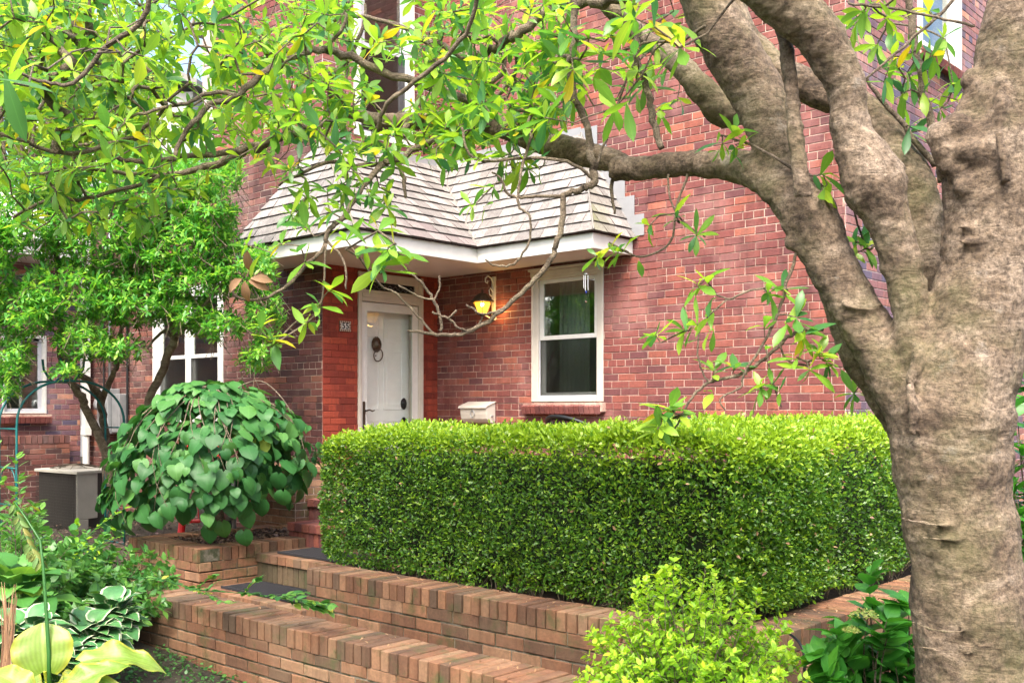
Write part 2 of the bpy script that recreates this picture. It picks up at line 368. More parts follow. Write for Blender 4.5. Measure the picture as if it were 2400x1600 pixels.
M['lbg'] = leafmat('far_leaf', (.12, .24, .03), (.28, .40, .05), (.45, .52, .10), .45, .5, vein=False)
M['dead'] = leafmat('dry_leaf', (.16, .08, .04), (.3, .17, .09), (.42, .27, .16), .2, .7)
# variegated hosta: white margin
m = NT('variegated_hosta_leaf'); c = m.ramp(m.attr(0), [(0, (.03, .13, .04)), (1, (.08, .22, .06))])
st = m.ramp(m.noise(40, 2), [(.35, (.8, .8, .8)), (.65, (1.15, 1.15, 1.15))]); c = m.mul(c, st, .8)
c = m.mul(c, (.55, .58, .38), m.ramp(m.attr(1), [(.78, (0, 0, 0)), (.92, (1, 1, 1))]), 'MIX'); m.base(c); m.set(Roughness=.4); M['lvar'] = m.m
# wet-dark mulch
m = NT('mulch'); c = m.ramp(m.noise(55, 6, .8), [(.35, (.012, .008, .006)), (.55, (.05, .032, .022)), (.72, (.13, .085, .055))]); m.base(c); m.set(Roughness=.9); m.bump(m.noise(50, 6, .8), 1, .03); M['mulch'] = m.m
m = NT('soil'); c = m.ramp(m.noise(6, 8, .75), [(.35, (.035, .026, .018)), (.55, (.07, .055, .035)), (.7, (.06, .085, .03))]); m.base(c); m.set(Roughness=.95); m.bump(m.noise(40, 6, .8), 1, .03); M['soil'] = m.m
# weathered roof shakes
m = NT('shakes'); c = m.ramp(m.attr(0), [(0, (.155, .145, .135)), (.5, (.215, .20, .185)), (1, (.28, .262, .245))])
mp = m.n('Mapping'); mp.inputs['Scale'].default_value = (9, 9, 1.3); m.l(m.obj(), mp.inputs[0])
c = m.mul(c, m.ramp(m.noise(7, 6, .7, mp.outputs[0]), [(.33, (.50, .44, .44)), (.55, (1, 1, 1)), (.7, (1.1, 1.1, 1.1))]), .9)
c = m.mul(c, (.14, .10, .10), m.ramp(m.attr(1), [(.6, (0, 0, 0)), (1, (.5, .5, .5))]), 'MIX')
c = m.mul(c, (.13, .14, .05), m.ramp(m.attr(2), [(.3, (0, 0, 0)), (1, (.75, .75, .75))]), 'MIX')
m.base(c); m.set(Roughness=.8); m.bump(m.noise(10, 5, .7, mp.outputs[0]), .6, .006); M['shake'] = m.m
M['lead'] = plain('flashing', (.27, .275, .285), .45, .2, var=.1); M['moss'] = plain('moss', (.03, .055, .01), .95, bump=.5)
# ---------------------------------------------------------------- ground
def gz(x, y):
    if 3.6 < y < 5.2 and -8.8 < x < -1.5: return -.3
    return max(0, min(.3, (-5.3-x)*.075)) if y < 3.9 else max(0, min(.3, (-5.3-x)*.06))
mb = MB(); n = 90; xs = [-60+120*(i/n) for i in range(n+1)]; xs = sorted(set(xs+[-14+.25*i for i in range(64)])); ys = sorted(set([-40+100*(i/60) for i in range(61)]+[-1+.25*i for i in range(60)]))
vs = [(x, y, gz(x, y)+R.uniform(-.012, .012)) for y in ys for x in xs]; w = len(xs)
mb.add(vs, [(j*w+i, j*w+i+1, (j+1)*w+i+1, (j+1)*w+i) for j in range(len(ys)-1) for i in range(w-1)])
tag(mb.build('ground', M['soil'], smooth=True), kind='structure')
# ---------------------------------------------------------------- house
XR, XL, XC, YF, YA = -8.85, -14.25, -3.86, 6.74, 8.40
ZT = 7.6
house = empty('brick_house', (-8.85, 6.74, 0), 'red brick house with white front door, shingled porch canopy and sash windows', 'house')
WIN = (-7.37, -6.415, 1.735, 3.12)      # x0 x1 z0 z1 of the window beside the door
DO = (7.21, 8.148, .80, 3.15)
UW = (7.155, 8.02, 4.62, 7.3)
def wall(nm, O, U, N, Wd, z0, z1, opens, bm, mm, **k):
    mb = MB(); slab(mb, O, U, N, Wd, z0, z1, opens); bricks(mb, O, U, N, Wd, z0, z1, opens, **k); return mb.build(nm, [M[bm], M[mm]], house)
ZB = 2.2
wall('wall', (XR+.0, YA, 0), (1, 0, 0), (0, -1, 0), XC-XR-.004, 0, ZT, [(WIN[0]-XR, WIN[1]-XR, WIN[2], WIN[3])], 'red', 'mort')
wall('wall', (XR, YF+.004, 0), (0, 1, 0), (1, 0, 0), YA-YF-.005, .0, 3.2, [(DO[0]-YF-.004, DO[1]-YF-.004, 0, DO[3])], 'paint', 'mortp')
wall('wall', (XR, YF+.004, 0), (0, 1, 0), (1, 0, 0), YA-YF-.005, 3.2, ZT, [(UW[0]-YF-.004, UW[1]-YF-.004, UW[2], UW[3])], 'red', 'mortw')
FWI = (-12.33, -10.72, 1.50, 3.15)
XU = -10.95
wall('wall', (XL, YF, 0), (1, 0, 0), (0, -1, 0), XR-XL-.004, 0, 4.6, [(FWI[0]-XL, FWI[1]-XL, FWI[2], FWI[3])], 'dark', 'mortd')
wall('wall', (XU, YF, 0), (1, 0, 0), (0, -1, 0), XR-XU-.004, 4.6, ZT, [], 'red', 'mortw')
SWN = (9.95, 11.1, 5.12, 7.2)
wall('wall', (XC, YA+.004, 0), (0, 1, 0), (1, 0, 0), 5.5, 0, ZT, [(SWN[0]-YA-.004, SWN[1]-YA-.004, SWN[2], SWN[3])], 'purple', 'mortw')
mb = MB(); mb.box(XR-6, XC-.3, YA+.3, 13.8, ZT-.05, ZT+.15); mb.box(XU, XR-.3, YF+.3, YA+.5, ZT-.05, ZT+.15)
mb.obox((XL, YF-.15, 4.6), (XU-XL-.02, 0, 0), (0, 2.6, 1.5), (0, -.03, .06)); mb.build('roof', M['lead'], house)
mb = MB(); mb.box(XU-.25, XU-.005, YF+.01, 12, 4.7, ZT); mb.build('wall', M['mortw'], house)
# rooms behind the glass
def room(x0, x1, y0, y1, z0, z1, openside):
    mb = MB(); t = .04
    if openside != 'y0': mb.box(x0, x1, y0-t, y0, z0, z1)
    if openside != 'y1': mb.box(x0, x1, y1, y1+t, z0, z1)
    if openside != 'x0': mb.box(x0-t, x0, y0, y1, z0, z1)
    if openside != 'x1': mb.box(x1, x1+t, y0, y1, z0, z1)
    mb.box(x0-t, x1+t, y0-t, y1+t, z0-t, z0); mb.box(x0-t, x1+t, y0-t, y1+t, z1, z1+t)
    return mb.build('room', M['room'], house)
room(-8.2, -5.4, 8.69, 10.9, .85, 3.6, 'y0'); room(-12.9, -10.2, 7.03, 8.6, .85, 3.6, 'y0'); room(-6.5, -4.16, 9.3, 11.8, 4.3, 7.4, 'x1'); room(-11, -9.15, 6.8, 8.6, 4.3, 7.4, 'x1')
# ---- window builder. U runs to the right seen from outside, N outward
def window(O, U, N, w, h, z0, frame='white', cas=.085, rail=.5, mull=False, head=False, cw=.05, sash='white', screen=True, lab=None):
    O, U, N = V3(O), V3(U), V3(N); O = V3((O.x, O.y, z0)); mb = MB()
    def b(m_, u0, u1, a, c, d0, d1, mi=0): m_.obox(O+U*u0+V3((0, 0, a))+N*d0, U*(u1-u0), V3((0, 0, c-a)), N*(d1-d0), mi)
    b(mb, 0, cas, 0, h, -.09, .012); b(mb, w-cas, w, 0, h, -.09, .012); b(mb, cas, w-cas, h-cas*1.1, h, -.09, .012); b(mb, cas, w-cas, 0, cas*.62, -.09, .02)
    b(mb, -.004, .03, .0, h, .0125, .022); b(mb, w-.03, w+.004, .0, h, .0125, .022)
    if head: b(mb, -.03, w+.03, h, h+.028, -.02, .05); b(mb, -.012, w+.012, h-.06, h-.002, .0125, .03)
    cf = mb.build('window', M[frame], house, bevel=.004, label=lab)
    pan = [(cas, w-cas)] if not mull else [(cas, w/2-.045), (w/2+.045, w-cas)]
    if mull: mm = MB(); b(mm, w/2-.045, w/2+.045, cas*.62, h-cas*1.1, -.09, .006); mo = mm.build('mullion', M[frame], cf, bevel=.004)
    for (p, q) in pan:
        zr = cas*.62+(h-cas*1.72)*rail; s_ = MB(); zt = h-cas*1.1
        for (a, c, d) in ((cas*.62, zr+.02, -.075), (zr-.02, zt, -.045)):
            b(s_, p, p+cw, a, c, d, d+.028); b(s_, q-cw, q, a, c, d, d+.028); b(s_, p+cw, q-cw, a, a+.045, d+.001, d+.029); b(s_, p+cw, q-cw, c-.04, c, d+.001, d+.029)
        s_.build('sash', M[sash], cf, bevel=.003)
        g = MB(); b(g, p+cw*.5, q-cw*.5, cas*.62+.02, zr, -.064, -.060); b(g, p+cw*.5, q-cw*.5, zr, zt-.02, -.034, -.030); g.build('glass', M['glass'], cf)
        if screen:
            g = MB(); b(g, p, p+.012, cas*.62, zr-.022, -.02, -.008); b(g, q-.012, q, cas*.62, zr-.022, -.02, -.008); b(g, p+.012, q-.012, cas*.62, cas*.62+.014, -.02, -.008)
            b(g, p+.012, q-.012, cas*.62+.014, zr-.022, -.0145, -.0135, 1); g.build('insect_screen', [M['vinyl'], M['screen']], cf)
    return cf
def brick_sill(cf, O, U, N, w, z, out=.11, h=.105):
    mb = MB(); O, U, N = V3(O), V3(U), V3(N); u = -.08; e = w+.03
    while u < e-.02:
        d = min(.0655, e-u); a = u+.004; bb = u+d-.004; u += d; t = (R.uniform(.2, .85), R.random(), 0)
        P = lambda uu, dd, zz: O+U*uu+N*dd+V3((0, 0, zz-O.z)); j = R.uniform(-.002, .002)
        vs = [P(a, .0, z-h), P(bb, .0, z-h), P(bb, out-.02, z-h-.02), P(a, out-.02, z-h-.02), P(a, .0, z), P(bb, .0, z), P(bb, out+j, z-.045+j), P(a, out+j, z-.045+j)]
        mb.add(vs, [(0, 3, 2, 1), (4, 5, 6, 7), (0, 1, 5, 4), (1, 2, 6, 5), (2, 3, 7, 6), (3, 0, 4, 7)], t)
    mb.obox(O+U*(-.078)+V3((0, 0, z-h+.004-O.z)), U*(e+.076), V3((0, 0, h-.012)), N*(out-.035), 1, (.5, .5, 0))
    return mb.build('sill', [M['red'], M['mort']], cf, bevel=.003)
w_a = window((WIN[0], YA, 0), (1, 0, 0), (0, -1, 0), WIN[1]-WIN[0], WIN[3]-WIN[2], WIN[2], 'cream', head=True, lab='cream sash window beside the porch lamp')
brick_sill(w_a, (WIN[0], YA, 0), (1, 0, 0), (0, -1, 0), WIN[1]-WIN[0], WIN[2]-.004)
window((FWI[0], YF, 0), (1, 0, 0), (0, -1, 0), FWI[1]-FWI[0], FWI[3]-FWI[2], FWI[2], 'white', mull=True, cas=.12, lab='wide double sash window behind the shrubs')
window((XR, UW[0], 0), (0, 1, 0), (1, 0, 0), UW[1]-UW[0], UW[3]-UW[2], UW[2], 'white', cas=.1, rail=.38, cw=.07, sash='vinyl', lab='white upstairs window above the porch canopy')
w_s = window((XC, SWN[0], 0), (0, 1, 0), (1, 0, 0), SWN[1]-SWN[0], SWN[3]-SWN[2], SWN[2], 'white', cas=.13, rail=.7, screen=False, lab='white upstairs window in the side wall')
brick_sill(w_s, (XC, SWN[0], 0), (0, 1, 0), (1, 0, 0), SWN[1]-SWN[0], SWN[2]-.004)
# curtains and shelf inside (things seen through the glass)
mb = MB()
for k in range(14):
    mb.obox((-7.33+k*.03, 8.80+.012*(k % 2), 1.6), (.03, .012*(1-2*(k % 2)), 0), (0, 0, 1.6), (0, .004, 0))
tag(mb.build('curtain', M['curtain']), 'pale curtain hanging inside the window beside the porch lamp', 'curtain')
mb = MB(); x0, y0 = -6.95, 9.6
for zz in (1.95, 2.32, 2.66): mb.box(x0, x0+.6, y0, y0+.2, zz, zz+.03)
mb.box(x0, x0+.03, y0, y0+.2, 1.953, 2.66); mb.box(x0+.57, x0+.6, y0, y0+.2, 1.953, 2.66); mb.box(x0+.03, x0+.57, y0+.19, y0+.2, 1.953, 2.66)
tag(mb.build('wall_shelf', M['wood'], bevel=.003), 'wooden wall shelf seen through the window beside the porch lamp', 'shelf')
mb = MB()
for k in range(3): mb.box(x0+.06+.035*k, x0+.09+.035*k, y0+.03, y0+.17, 2.352, 2.352+R.uniform(.17, .24))
tag(mb.build('books', M['cream'], bevel=.002), 'pale books standing on the upper wooden shelf', 'books')
# ---- door
mb = MB(); y0, y1 = DO[0], DO[1]; z1 = DO[3]
for (a, b, d) in ((y0, y0+.05, .02), (y1-.05, y1, .02)): mb.box(XR-.23, XR+d, a, b, .8, z1)
mb.box(XR+.0205, XR+.03, y0-.006, y0+.03, .8, z1); mb.box(XR+.0205, XR+.03, y1-.03, y1+.006, .8, z1)
mb.box(XR-.1, XR+.022, y0+.05, y1-.05, 2.835, 2.875); mb.box(XR-.1, XR+.03, y0+.05, y1-.05, 2.8755, 2.925); mb.box(XR-.1, XR+.026, y0+.05, y1-.05, 2.9255, 2.96)
mb.box(XR-.1, XR+.012, y0+.05, y1-.05, 3.055, z1); mb.box(XR-.1, XR+.012, y0+.05, y0+.11, 2.9605, 3.0545); mb.box(XR-.1, XR+.012, y1-.11, y1-.05, 2.9605, 3.0545)
mb.box(XR-.25, XR+.06, y0, y1, .76, .80)
df = mb.build('door_frame', M['cream'], house, bevel=.004)
mb = MB(); mb.box(XR-.02, XR-.01, y0+.11, y1-.11, 2.96, 3.055); mb.build('transom_glass', M['black'], df)
mb = MB()
for k in range(9): mb.tube([(XR-.004, y0+.12+k*.078, 3.0), (XR-.004, y0+.155+k*.078, 3.03), (XR-.004, y0+.19+k*.078, 3.0), (XR-.004, y0+.155+k*.078, 2.975)], .003, 5, closed=True)
mb.build('transom_grille', M['steel'], df)
di = XR-.16; dz0, dz1 = .81, 2.80; ya, yb = y0+.052, y1-.052
mb = MB(); mb.box(di-.045, di, ya, yb, dz0, dz1)
wd = yb-ya
for (a, b) in ((dz0+.14, dz0+.72), (dz0+.84, dz0+1.50), (dz0+1.6, dz0+1.87)):
    for (p, q) in ((.12, .46), (.54, .88)):
        Y0, Y1 = ya+wd*p, ya+wd*q
        for (c0, c1, e0, e1) in ((Y0, Y1, a, a+.012), (Y0, Y1, b-.012, b), (Y0, Y0+.012, a+.0125, b-.0125), (Y1-.012, Y1, a+.0125, b-.0125)): mb.box(di-.002, di+.008, c0, c1, e0, e1)
        mb.box(di-.001, di+.006, Y0+.05, Y1-.05, a+.05, b-.05)
door = mb.build('door', plain('door_paint', (.80, .80, .79), .4, var=.06), house, bevel=.003)
mb = MB(); kz = 2.33; ky = ya+wd*.40
mb.lathe((di+.02, ky, kz+.05), [(.0, -.015), (.062, -.012), (.07, 0), (.055, .025), (.03, .045), (.0, .05)], 18, 'x', sy=1.25)
for k in range(14):
    a = k*6.283/14; mb.lathe((di+.022, ky+.058*math.cos(a), kz+.05+.075*math.sin(a)), [(0, -.014), (.016, 0), (0, .014)], 7, 'x')
for s_ in (-1, 1): mb.lathe((di+.055, ky+.022*s_, kz+.075), [(0, -.01), (.012, 0), (0, .01)], 7, 'x'); mb.lathe((di+.058, ky+.012*s_, kz+.025), [(0, -.012), (.016, 0), (0, .014)], 7, 'x')
mb.lathe((di+.068, ky, kz+.045), [(0, -.014), (.012, 0), (0, .014)], 7, 'x')
kn = mb.build('knocker', M['bronze'], door, smooth=True)
mb = MB(); mb.tube([(di+.05+.01*math.cos(a), ky+.063*math.sin(a), kz-.07+.068*math.cos(a)) for a in [i*6.283/24 for i in range(24)]], .007, 8, closed=True); mb.tube([(di, ky, kz-.075), (di+.012, ky, kz-.075)], .008, 8)
mb.build('knocker', M['bronze'], door, smooth=True, label='ring of the lion knocker')
hy = yb-.085
for zz, nm in ((1.72, 'deadbolt'), (1.50, 'door_handle')):
    mb = MB(); mb.lathe((di, hy, zz), [(.0, 0), (.042, .001), (.046, .012), (.036, .022), (.0, .026)], 10, 'x', sy=1.5)
    if nm == 'door_handle': mb.tube([(di+.02, hy, zz-.02), (di+.06, hy+.008, zz-.07), (di+.065, hy+.01, zz-.16), (di+.05, hy, zz-.26), (di+.01, hy-.012, zz-.31)], [.012, .013, .015, .012, .012], 8)
    mb.build(nm, M['black'], door, smooth=True)
# storm door
sy0, sy1 = y0+.052, y1-.052; sx = XR-.035; mb = MB(); sz0, sz1 = .815, 2.825
mb.box(sx, sx+.03, sy0, sy0+.075, sz0, sz1); mb.box(sx, sx+.03, sy1-.075, sy1, sz0, sz1); mb.box(sx, sx+.03, sy0+.075, sy1-.075, sz1-.085, sz1); mb.box(sx, sx+.03, sy0+.075, sy1-.075, sz0, sz0+.16)
mb.box(sx+.0305, sx+.034, sy0+.068, sy0+.085, sz0+.15, sz1-.078); mb.box(sx+.0305, sx+.034, sy1-.085, sy1-.068, sz0+.15, sz1-.078); mb.box(sx+.0305, sx+.034, sy0+.085, sy1-.085, sz1-.095, sz1-.078)
sd = mb.build('storm_door', M['white'], house, bevel=.003)
mb = MB(); mb.box(sx+.012, sx+.016, sy0+.07, sy1-.07, sz0+.15, sz1-.08); mb.build('glass', M['glassd'], sd)
mb = MB(); mb.obox((sx+.03, sy0+.022, 1.44), (.009, 0, 0), (0, .034, 0), (0, 0, .30)); mb.tube([(sx+.035, sy0+.04, 1.64), (sx+.075, sy0+.04, 1.64), (sx+.08, sy0+.08, 1.65), (sx+.08, sy0+.12, 1.635), (sx+.075, sy0+.155, 1.645)], [.012, .011, .009, .008, .007], 8)
mb.build('lever_handle', M['bronze'], sd, bevel=.003)
# ---- porch canopy
e0, e1, zt = 3.17, 3.318, 4.48
can = MB(); EA = [(-9.55, 6.14), (-7.57, 6.14), (-7.57, 7.75), (-6.05, 7.75), (-6.05, YA)]
t = .03
# fascia boards with mitred butts
def fas(x0, x1, y0, y1): can.box(x0, x1, y0, y1, e0, e1)
fas(-9.55, -7.57-t, 6.14, 6.14+t); fas(-7.57-t, -7.57, 6.14, 7.75+t); fas(-7.57+.0005, -6.05-t, 7.75, 7.75+t); fas(-6.05-t, -6.05, 7.75, YA-.01); fas(-9.55, -9.55+t, 6.14+t+.0005, YF-.01)
pr = can.build('porch_roof', M['white'], house, bevel=.004)
sf = MB(); sf.box(-9.52, -7.6, 6.17, YF-.006, e0+.012, e0+.03); sf.box(XR+.008, -7.6, YF-.0055, YA-.01, e0+.012, e0+.03); sf.box(-7.5995, -6.08, 7.78, YA-.01, e0+.012, e0+.03); sf.build('soffit', M['soffit'], pr)
sh = MB(); NCO = 11
def slope(Lb, Rb, Lt, Rt, stain=0, green=lambda s, t: 0):
    Lb, Rb, Lt, Rt = map(V3, (Lb, Rb, Lt, Rt)); U = (Rb-Lb).normalized(); hgt = lambda t: 1
    Nn = U.cross((Lt-Lb)).normalized()
    if Nn.z < 0: Nn = -Nn
    for c in range(NCO):
        t0, t1 = c/NCO, (c+1)/NCO; t1e = min(1, t1+.012)
        lb, rb, lt, rt = Lb.lerp(Lt, t0), Rb.lerp(Rt, t0), Lb.lerp(Lt, t1e), Rb.lerp(Rt, t1e)
        ub0, ub1, ut0, ut1 = (lb-Lb).dot(U), (rb-Lb).dot(U), (lt-Lb).dot(U), (rt-Lb).dot(U)
        base_b = lb-U*ub0; base_t = lt-U*ut0; u = min(ub0, ut0); E = max(ub1, ut1)
        while u < E:
            w_ = R.uniform(.07, .2); a, b = u, min(u+w_-.0025, E); u += w_
            a0, b0 = min(max(a, ub0), ub1), min(max(b, ub0), ub1); a1, b1 = min(max(a, ut0), ut1), min(max(b, ut0), ut1)
            if b0-a0 < .004 and b1-a1 < .004: continue
            k = R.uniform(.017, .026); dn = V3((0, 0, -.0)); dj = (base_t-base_b)*R.uniform(-.035, .0)
            p0, p1 = base_b+U*a0+Nn*k+dj, base_b+U*b0+Nn*k+dj; p2, p3 = base_t+U*b1+Nn*.003, base_t+U*a1+Nn*.003
            q0, q1 = base_b+U*a0-Nn*.004+dj, base_b+U*b0-Nn*.004+dj
            s_ = ((a+b)/2-ub0)/max(.01, ub1-ub0); tint = (R.random(), min(1, max(0, stain*(1-t0)**1.5*R.uniform(.6, 1.2)+R.uniform(-.1, .1))), green(s_, t0))
            fs = [(0, 1, 2, 3)]; fb = [(4, 5, 1, 0)]
            if (p1-p0).cross(p3-p0 if (p3-p0).length > 1e-4 else p2-p0).dot(Nn) < 0: fs = [f[::-1] for f in fs]
            sh.add([p0, p1, p2, p3], fs, tint); e_ = p0-(p3-p0).normalized()*.001 if (p3-p0).length > .01 else p0
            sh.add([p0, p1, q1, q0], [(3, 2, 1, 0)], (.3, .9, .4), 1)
ez = e1+.004
slope((-9.62, 6.10, ez), (-7.53, 6.10, ez), (-8.86, YF-.01, zt), (-8.84, YF-.01, zt), .3)
slope((-7.53, 6.10, ez), (-7.53, 7.71, ez), (-8.84, YF-.01, zt), (-8.84, YA-.01, zt), .95, lambda s, t: max(0, .55*s-.25)*R.random())
slope((-7.53, 7.71, ez), (-6.01, 7.71, ez), (-8.84, YA-.012, zt), (-6.70, YA-.012, zt), .55)
slope((-6.01, 7.71, ez), (-6.01, YA-.012, ez), (-6.70, YA-.012, zt), (-6.698, YA-.011, zt), .2, lambda s, t: (1-s)*R.uniform(.5, 1)*(1-t*.6))
slope((-9.62, YF-.01, ez), (-9.62, 6.10, ez), (-8.88, YF-.01, zt), (-8.86, YF-.01, zt), .3)
sho = sh.build('shingles', [M['shake'], plain('shake_butt_shade', (.04, .032, .027), .9)], pr)  # dark butts carry the shadow line under each course as colour
mb = MB()   # hip and valley strips, step flashing, moss lines
mb.tube([(-7.53, 7.71, ez+.012), (-8.84, YA-.012, zt+.012)], .018, 6); mb.build('valley_strip', M['shake'], pr)
for a, b in (((-7.53, 6.10, ez+.012), (-8.84, YF-.01, zt+.012)), ((-6.01, 7.71, ez+.012), (-6.70, YA-.012, zt+.012))): mb = MB(); mb.tube([a, b], .011, 6); mb.build('ridge_strip', M['shake'], pr)
mb = MB()
for c in range(6):
    f = c/6+.02; z = ez+(zt-ez)*f; x = -6.01-.69*f
    mb.box(x-.12, x+.11, YA-.016-.0006*c, YA-.011-.0006*c, z+.01, z+.22)
mb.box(XR+.01, -6.7, YA-.020, YA-.014, zt-.01, zt+.07); mb.box(XR+.012, XR+.018, YF, YA-.03, zt-.01, zt+.07)
mb.build('flashing', M['lead'], pr, bevel=.001)
# downspout
mb = MB(); x = S(188, 960, 13.0).x; dx, dy = -13.95, 6.62
mb.box(dx-.05, dx+.05, dy-.04, dy+.04, 1.42, 4.4); mb.box(dx-.06, dx+.06, dy-.05, dy+.05, 1.30, 1.42); mb.tube([(dx, dy, .2), (dx, dy, 1.30)], .045, 12)
mb.build('downspout', M['white'], house, bevel=.006)
mb = MB(); mb.tube([(-12.95, 6.70, 1.0), (-12.95, 6.70, 4.5)], .016, 6); mb.tube([(-13.6, 6.70, .6), (-13.6, 6.70, 4.5)], .012, 6); mb.build('cable', M['black'], house)
# neighbouring wing at the left
wing = empty('neighbouring_wing', (XL, 5, 0), 'brick wing of the neighbouring house with a sliding window and low brick base', 'house')
mb = MB(); O = (XL, .5, 0); ow = (5.62-.5, 6.20-.5, 1.60, 2.65)
slab(mb, O, (0, 1, 0), (1, 0, 0), 6.18, 0, 4.6, [ow]); bricks(mb, O, (0, 1, 0), (1, 0, 0), 6.18, 0, 4.6, [ow]); mb.build('wall', [M['purple'], M['mortd']], wing)
mb = MB(); O = (XL+.22, .5, 0)
slab(mb, O, (0, 1, 0), (1, 0, 0), 5.93, 0, 1.20, th=.22); bricks(mb, O, (0, 1, 0), (1, 0, 0), 5.93, 0, 1.20)
rowlock(mb, O, (0, 1, 0), (-1, 0, 0), 5.93, 1.202, .11, .22); mb.build('base_wall', [M['dark'], M['mortd']], wing)
hs, house_ = house, house; house = wing
cf = window((XL, 5.62, 0), (0, 1, 0), (1, 0, 0), .58, 1.05, 1.60, 'white', cas=.035, cw=.05, rail=.98, sash='vinyl', screen=False)
brick_sill(cf, (XL, 5.62, 0), (0, 1, 0), (1, 0, 0), .58, 1.596, .16)
room(-16.5, XL-.3, 5.2, 6.6, 1.2, 3.2, 'x1'); house = hs
mb = MB(); mb.box(XL, XL+.8, 1, 6.3, 3.62, 3.78); mb.obox((XL, 1, 4.5), (.85, 0, -.72), (0, 5.3, 0), (.02, 0, .03)); mb.build('canopy', M['white'], wing, bevel=.004)
# far house and trees beyond
fh = empty('far_house', tuple(S(230, 700, 30)), 'pale grey sided house with a shallow gable roof, far behind the leaves', 'house')
c = S(230, 300, 30); mb = MB(); ax = V3((.86, .5, 0)); ay = V3((-.5, .86, 0)); o = V3((c.x, c.y, 0))
mb.obox(o-ax*2.6, ax*5.6, ay*5, V3((0, 0, 10.6))); sd_ = mb.build('wall', plain('far_siding', (.42, .41, .41), .8, scale=3), fh)
mb = MB(); mb.obox(o-ax*3-ay*.5+V3((0, 0, 10.6)), ax*3.3+V3((0, 0, 1.5)), ay*6, V3((0, 0, .18))); mb.obox(o+ax*3.4-ay*.5+V3((0, 0, 10.6)), ax*-3.1+V3((0, 0, 1.5)), ay*6, V3((0, 0, .18))); mb.build('roof', plain('far_roof', (.22, .21, .2), .85), fh)
mb = MB()
for u in (-1.6, .9): mb.obox(o+ax*u-ay*.05+V3((0, 0, 8.1)), ax*.9, V3((0, 0, 1.5)), ay*.04)
mb.build('window', M['black'], fh)
# ---------------------------------------------------------------- garden walls, steps
def bwall(nm, label, faces, caps, cat='garden wall', mat='tan', mo='mortt'):
    mb = MB()
    for (O, U, N, Wd, z0, z1, th) in faces: slab(mb, O, U, N, Wd, z0, z1, th=th); bricks(mb, O, U, N, Wd, z0, z1, header=0, proud=.009, rough=.0025, bl=.228, bh=.076, m=.0115)
    e = empty(nm, faces[0][0], label, cat); mb.build('wall', [M[mat], M[mo]], e)
    mb = MB()
    for c in caps: rowlock(mb, *c)
    mb.build('coping', [M[mat], M[mo]], e); return e
zc = .40-.108; zh = .54-.108
bwall('garden_wall', 'long low brick wall with brick-on-edge coping, nearest in front of the path',
      [((-7.0, 3.565, 0), (1, 0, 0), (0, -1, 0), 4.15, -.07, zc, .13), ((-7.0+4.15, 3.835, 0), (-1, 0, 0), (0, 1, 0), 4.15, -.07, zc, .135), ((-7.0, 3.835, 0), (0, -1, 0), (-1, 0, 0), .27, -.07, zc, .1), ((-2.85, 3.565, 0), (0, 1, 0), (1, 0, 0), .27, -.07, zc, .1)],
      [((-7.0, 3.565, 0), (1, 0, 0), (0, 1, 0), 4.15, zc, .108, .27)])
bwall('planter_wall', 'low brick retaining wall holding up the clipped hedge', [((-6.0, 4.44, 0), (1, 0, 0), (0, -1, 0), 3.5, -.06, zh, .24), ((-2.5, 4.444, 0), (0, 1, 0), (1, 0, 0), 4.0, -.06, zh, .24), ((-6.0, 4.68, 0), (0, -1, 0), (-1, 0, 0), .236, -.06, zh, .1)],
      [((-6.0, 4.44, 0), (1, 0, 0), (0, 1, 0), 3.5, zh, .108, .24), ((-2.5, 4.69, 0), (0, 1, 0), (-1, 0, 0), 3.6, zh, .108, .24)])
mb = MB(); mb.box(-5.99, -2.75, 4.69, 5.9, .0, .50); mb.box(-3.66, -2.75, 5.9, 8.4, 0, .50); mb.build('planter_soil', M['mulch'])['kind'] = 'structure'
zp = .54-.108
bwall('brick_planter', 'square brick planter under the weeping heart-leaved tree', [((-8.58, 4.46, 0), (1, 0, 0), (0, -1, 0), 1.13, -.21, zp, .2), ((-7.45, 4.46, 0), (0, 1, 0), (1, 0, 0), 1.3, -.21, zp, .2), ((-8.58, 5.9, 0), (0, -1, 0), (-1, 0, 0), 1.44, -.21, zp, .2)],
      [((-8.58, 4.46, 0), (1, 0, 0), (0, 1, 0), 1.13, zp, .108, .2), ((-7.45, 4.67, 0), (0, 1, 0), (-1, 0, 0), 1.1, zp, .108, .2), ((-8.58, 5.9, 0), (0, -1, 0), (1, 0, 0), 1.23, zp, .108, .2)], 'planter')
mb = MB(); g_ = 14
vs = [(-8.4+i*.78/g_, 4.64+j*2.1/g_, .49+R.uniform(-.02, .03)) for j in range(g_+1) for i in range(g_+1)]
mb.add(vs, [(j*(g_+1)+i, j*(g_+1)+i+1, (j+1)*(g_+1)+i+1, (j+1)*(g_+1)+i) for j in range(g_) for i in range(g_)]); mb.build('mulch_bed', M['mulch'])['kind'] = 'structure'
mb = MB(); g_ = 30; vs = [(-13.9+i*5.3/g_, 3.9+j*2.8/g_, .20+.1*(1-i/g_)+R.uniform(-.03, .03)) for j in range(g_+1) for i in range(g_+1)]
mb.add(vs, [(j*(g_+1)+i, j*(g_+1)+i+1, (j+1)*(g_+1)+i+1, (j+1)*(g_+1)+i) for j in range(g_) for i in range(g_)]); mb.build('mulch_ground', M['mulch'])['kind'] = 'structure'
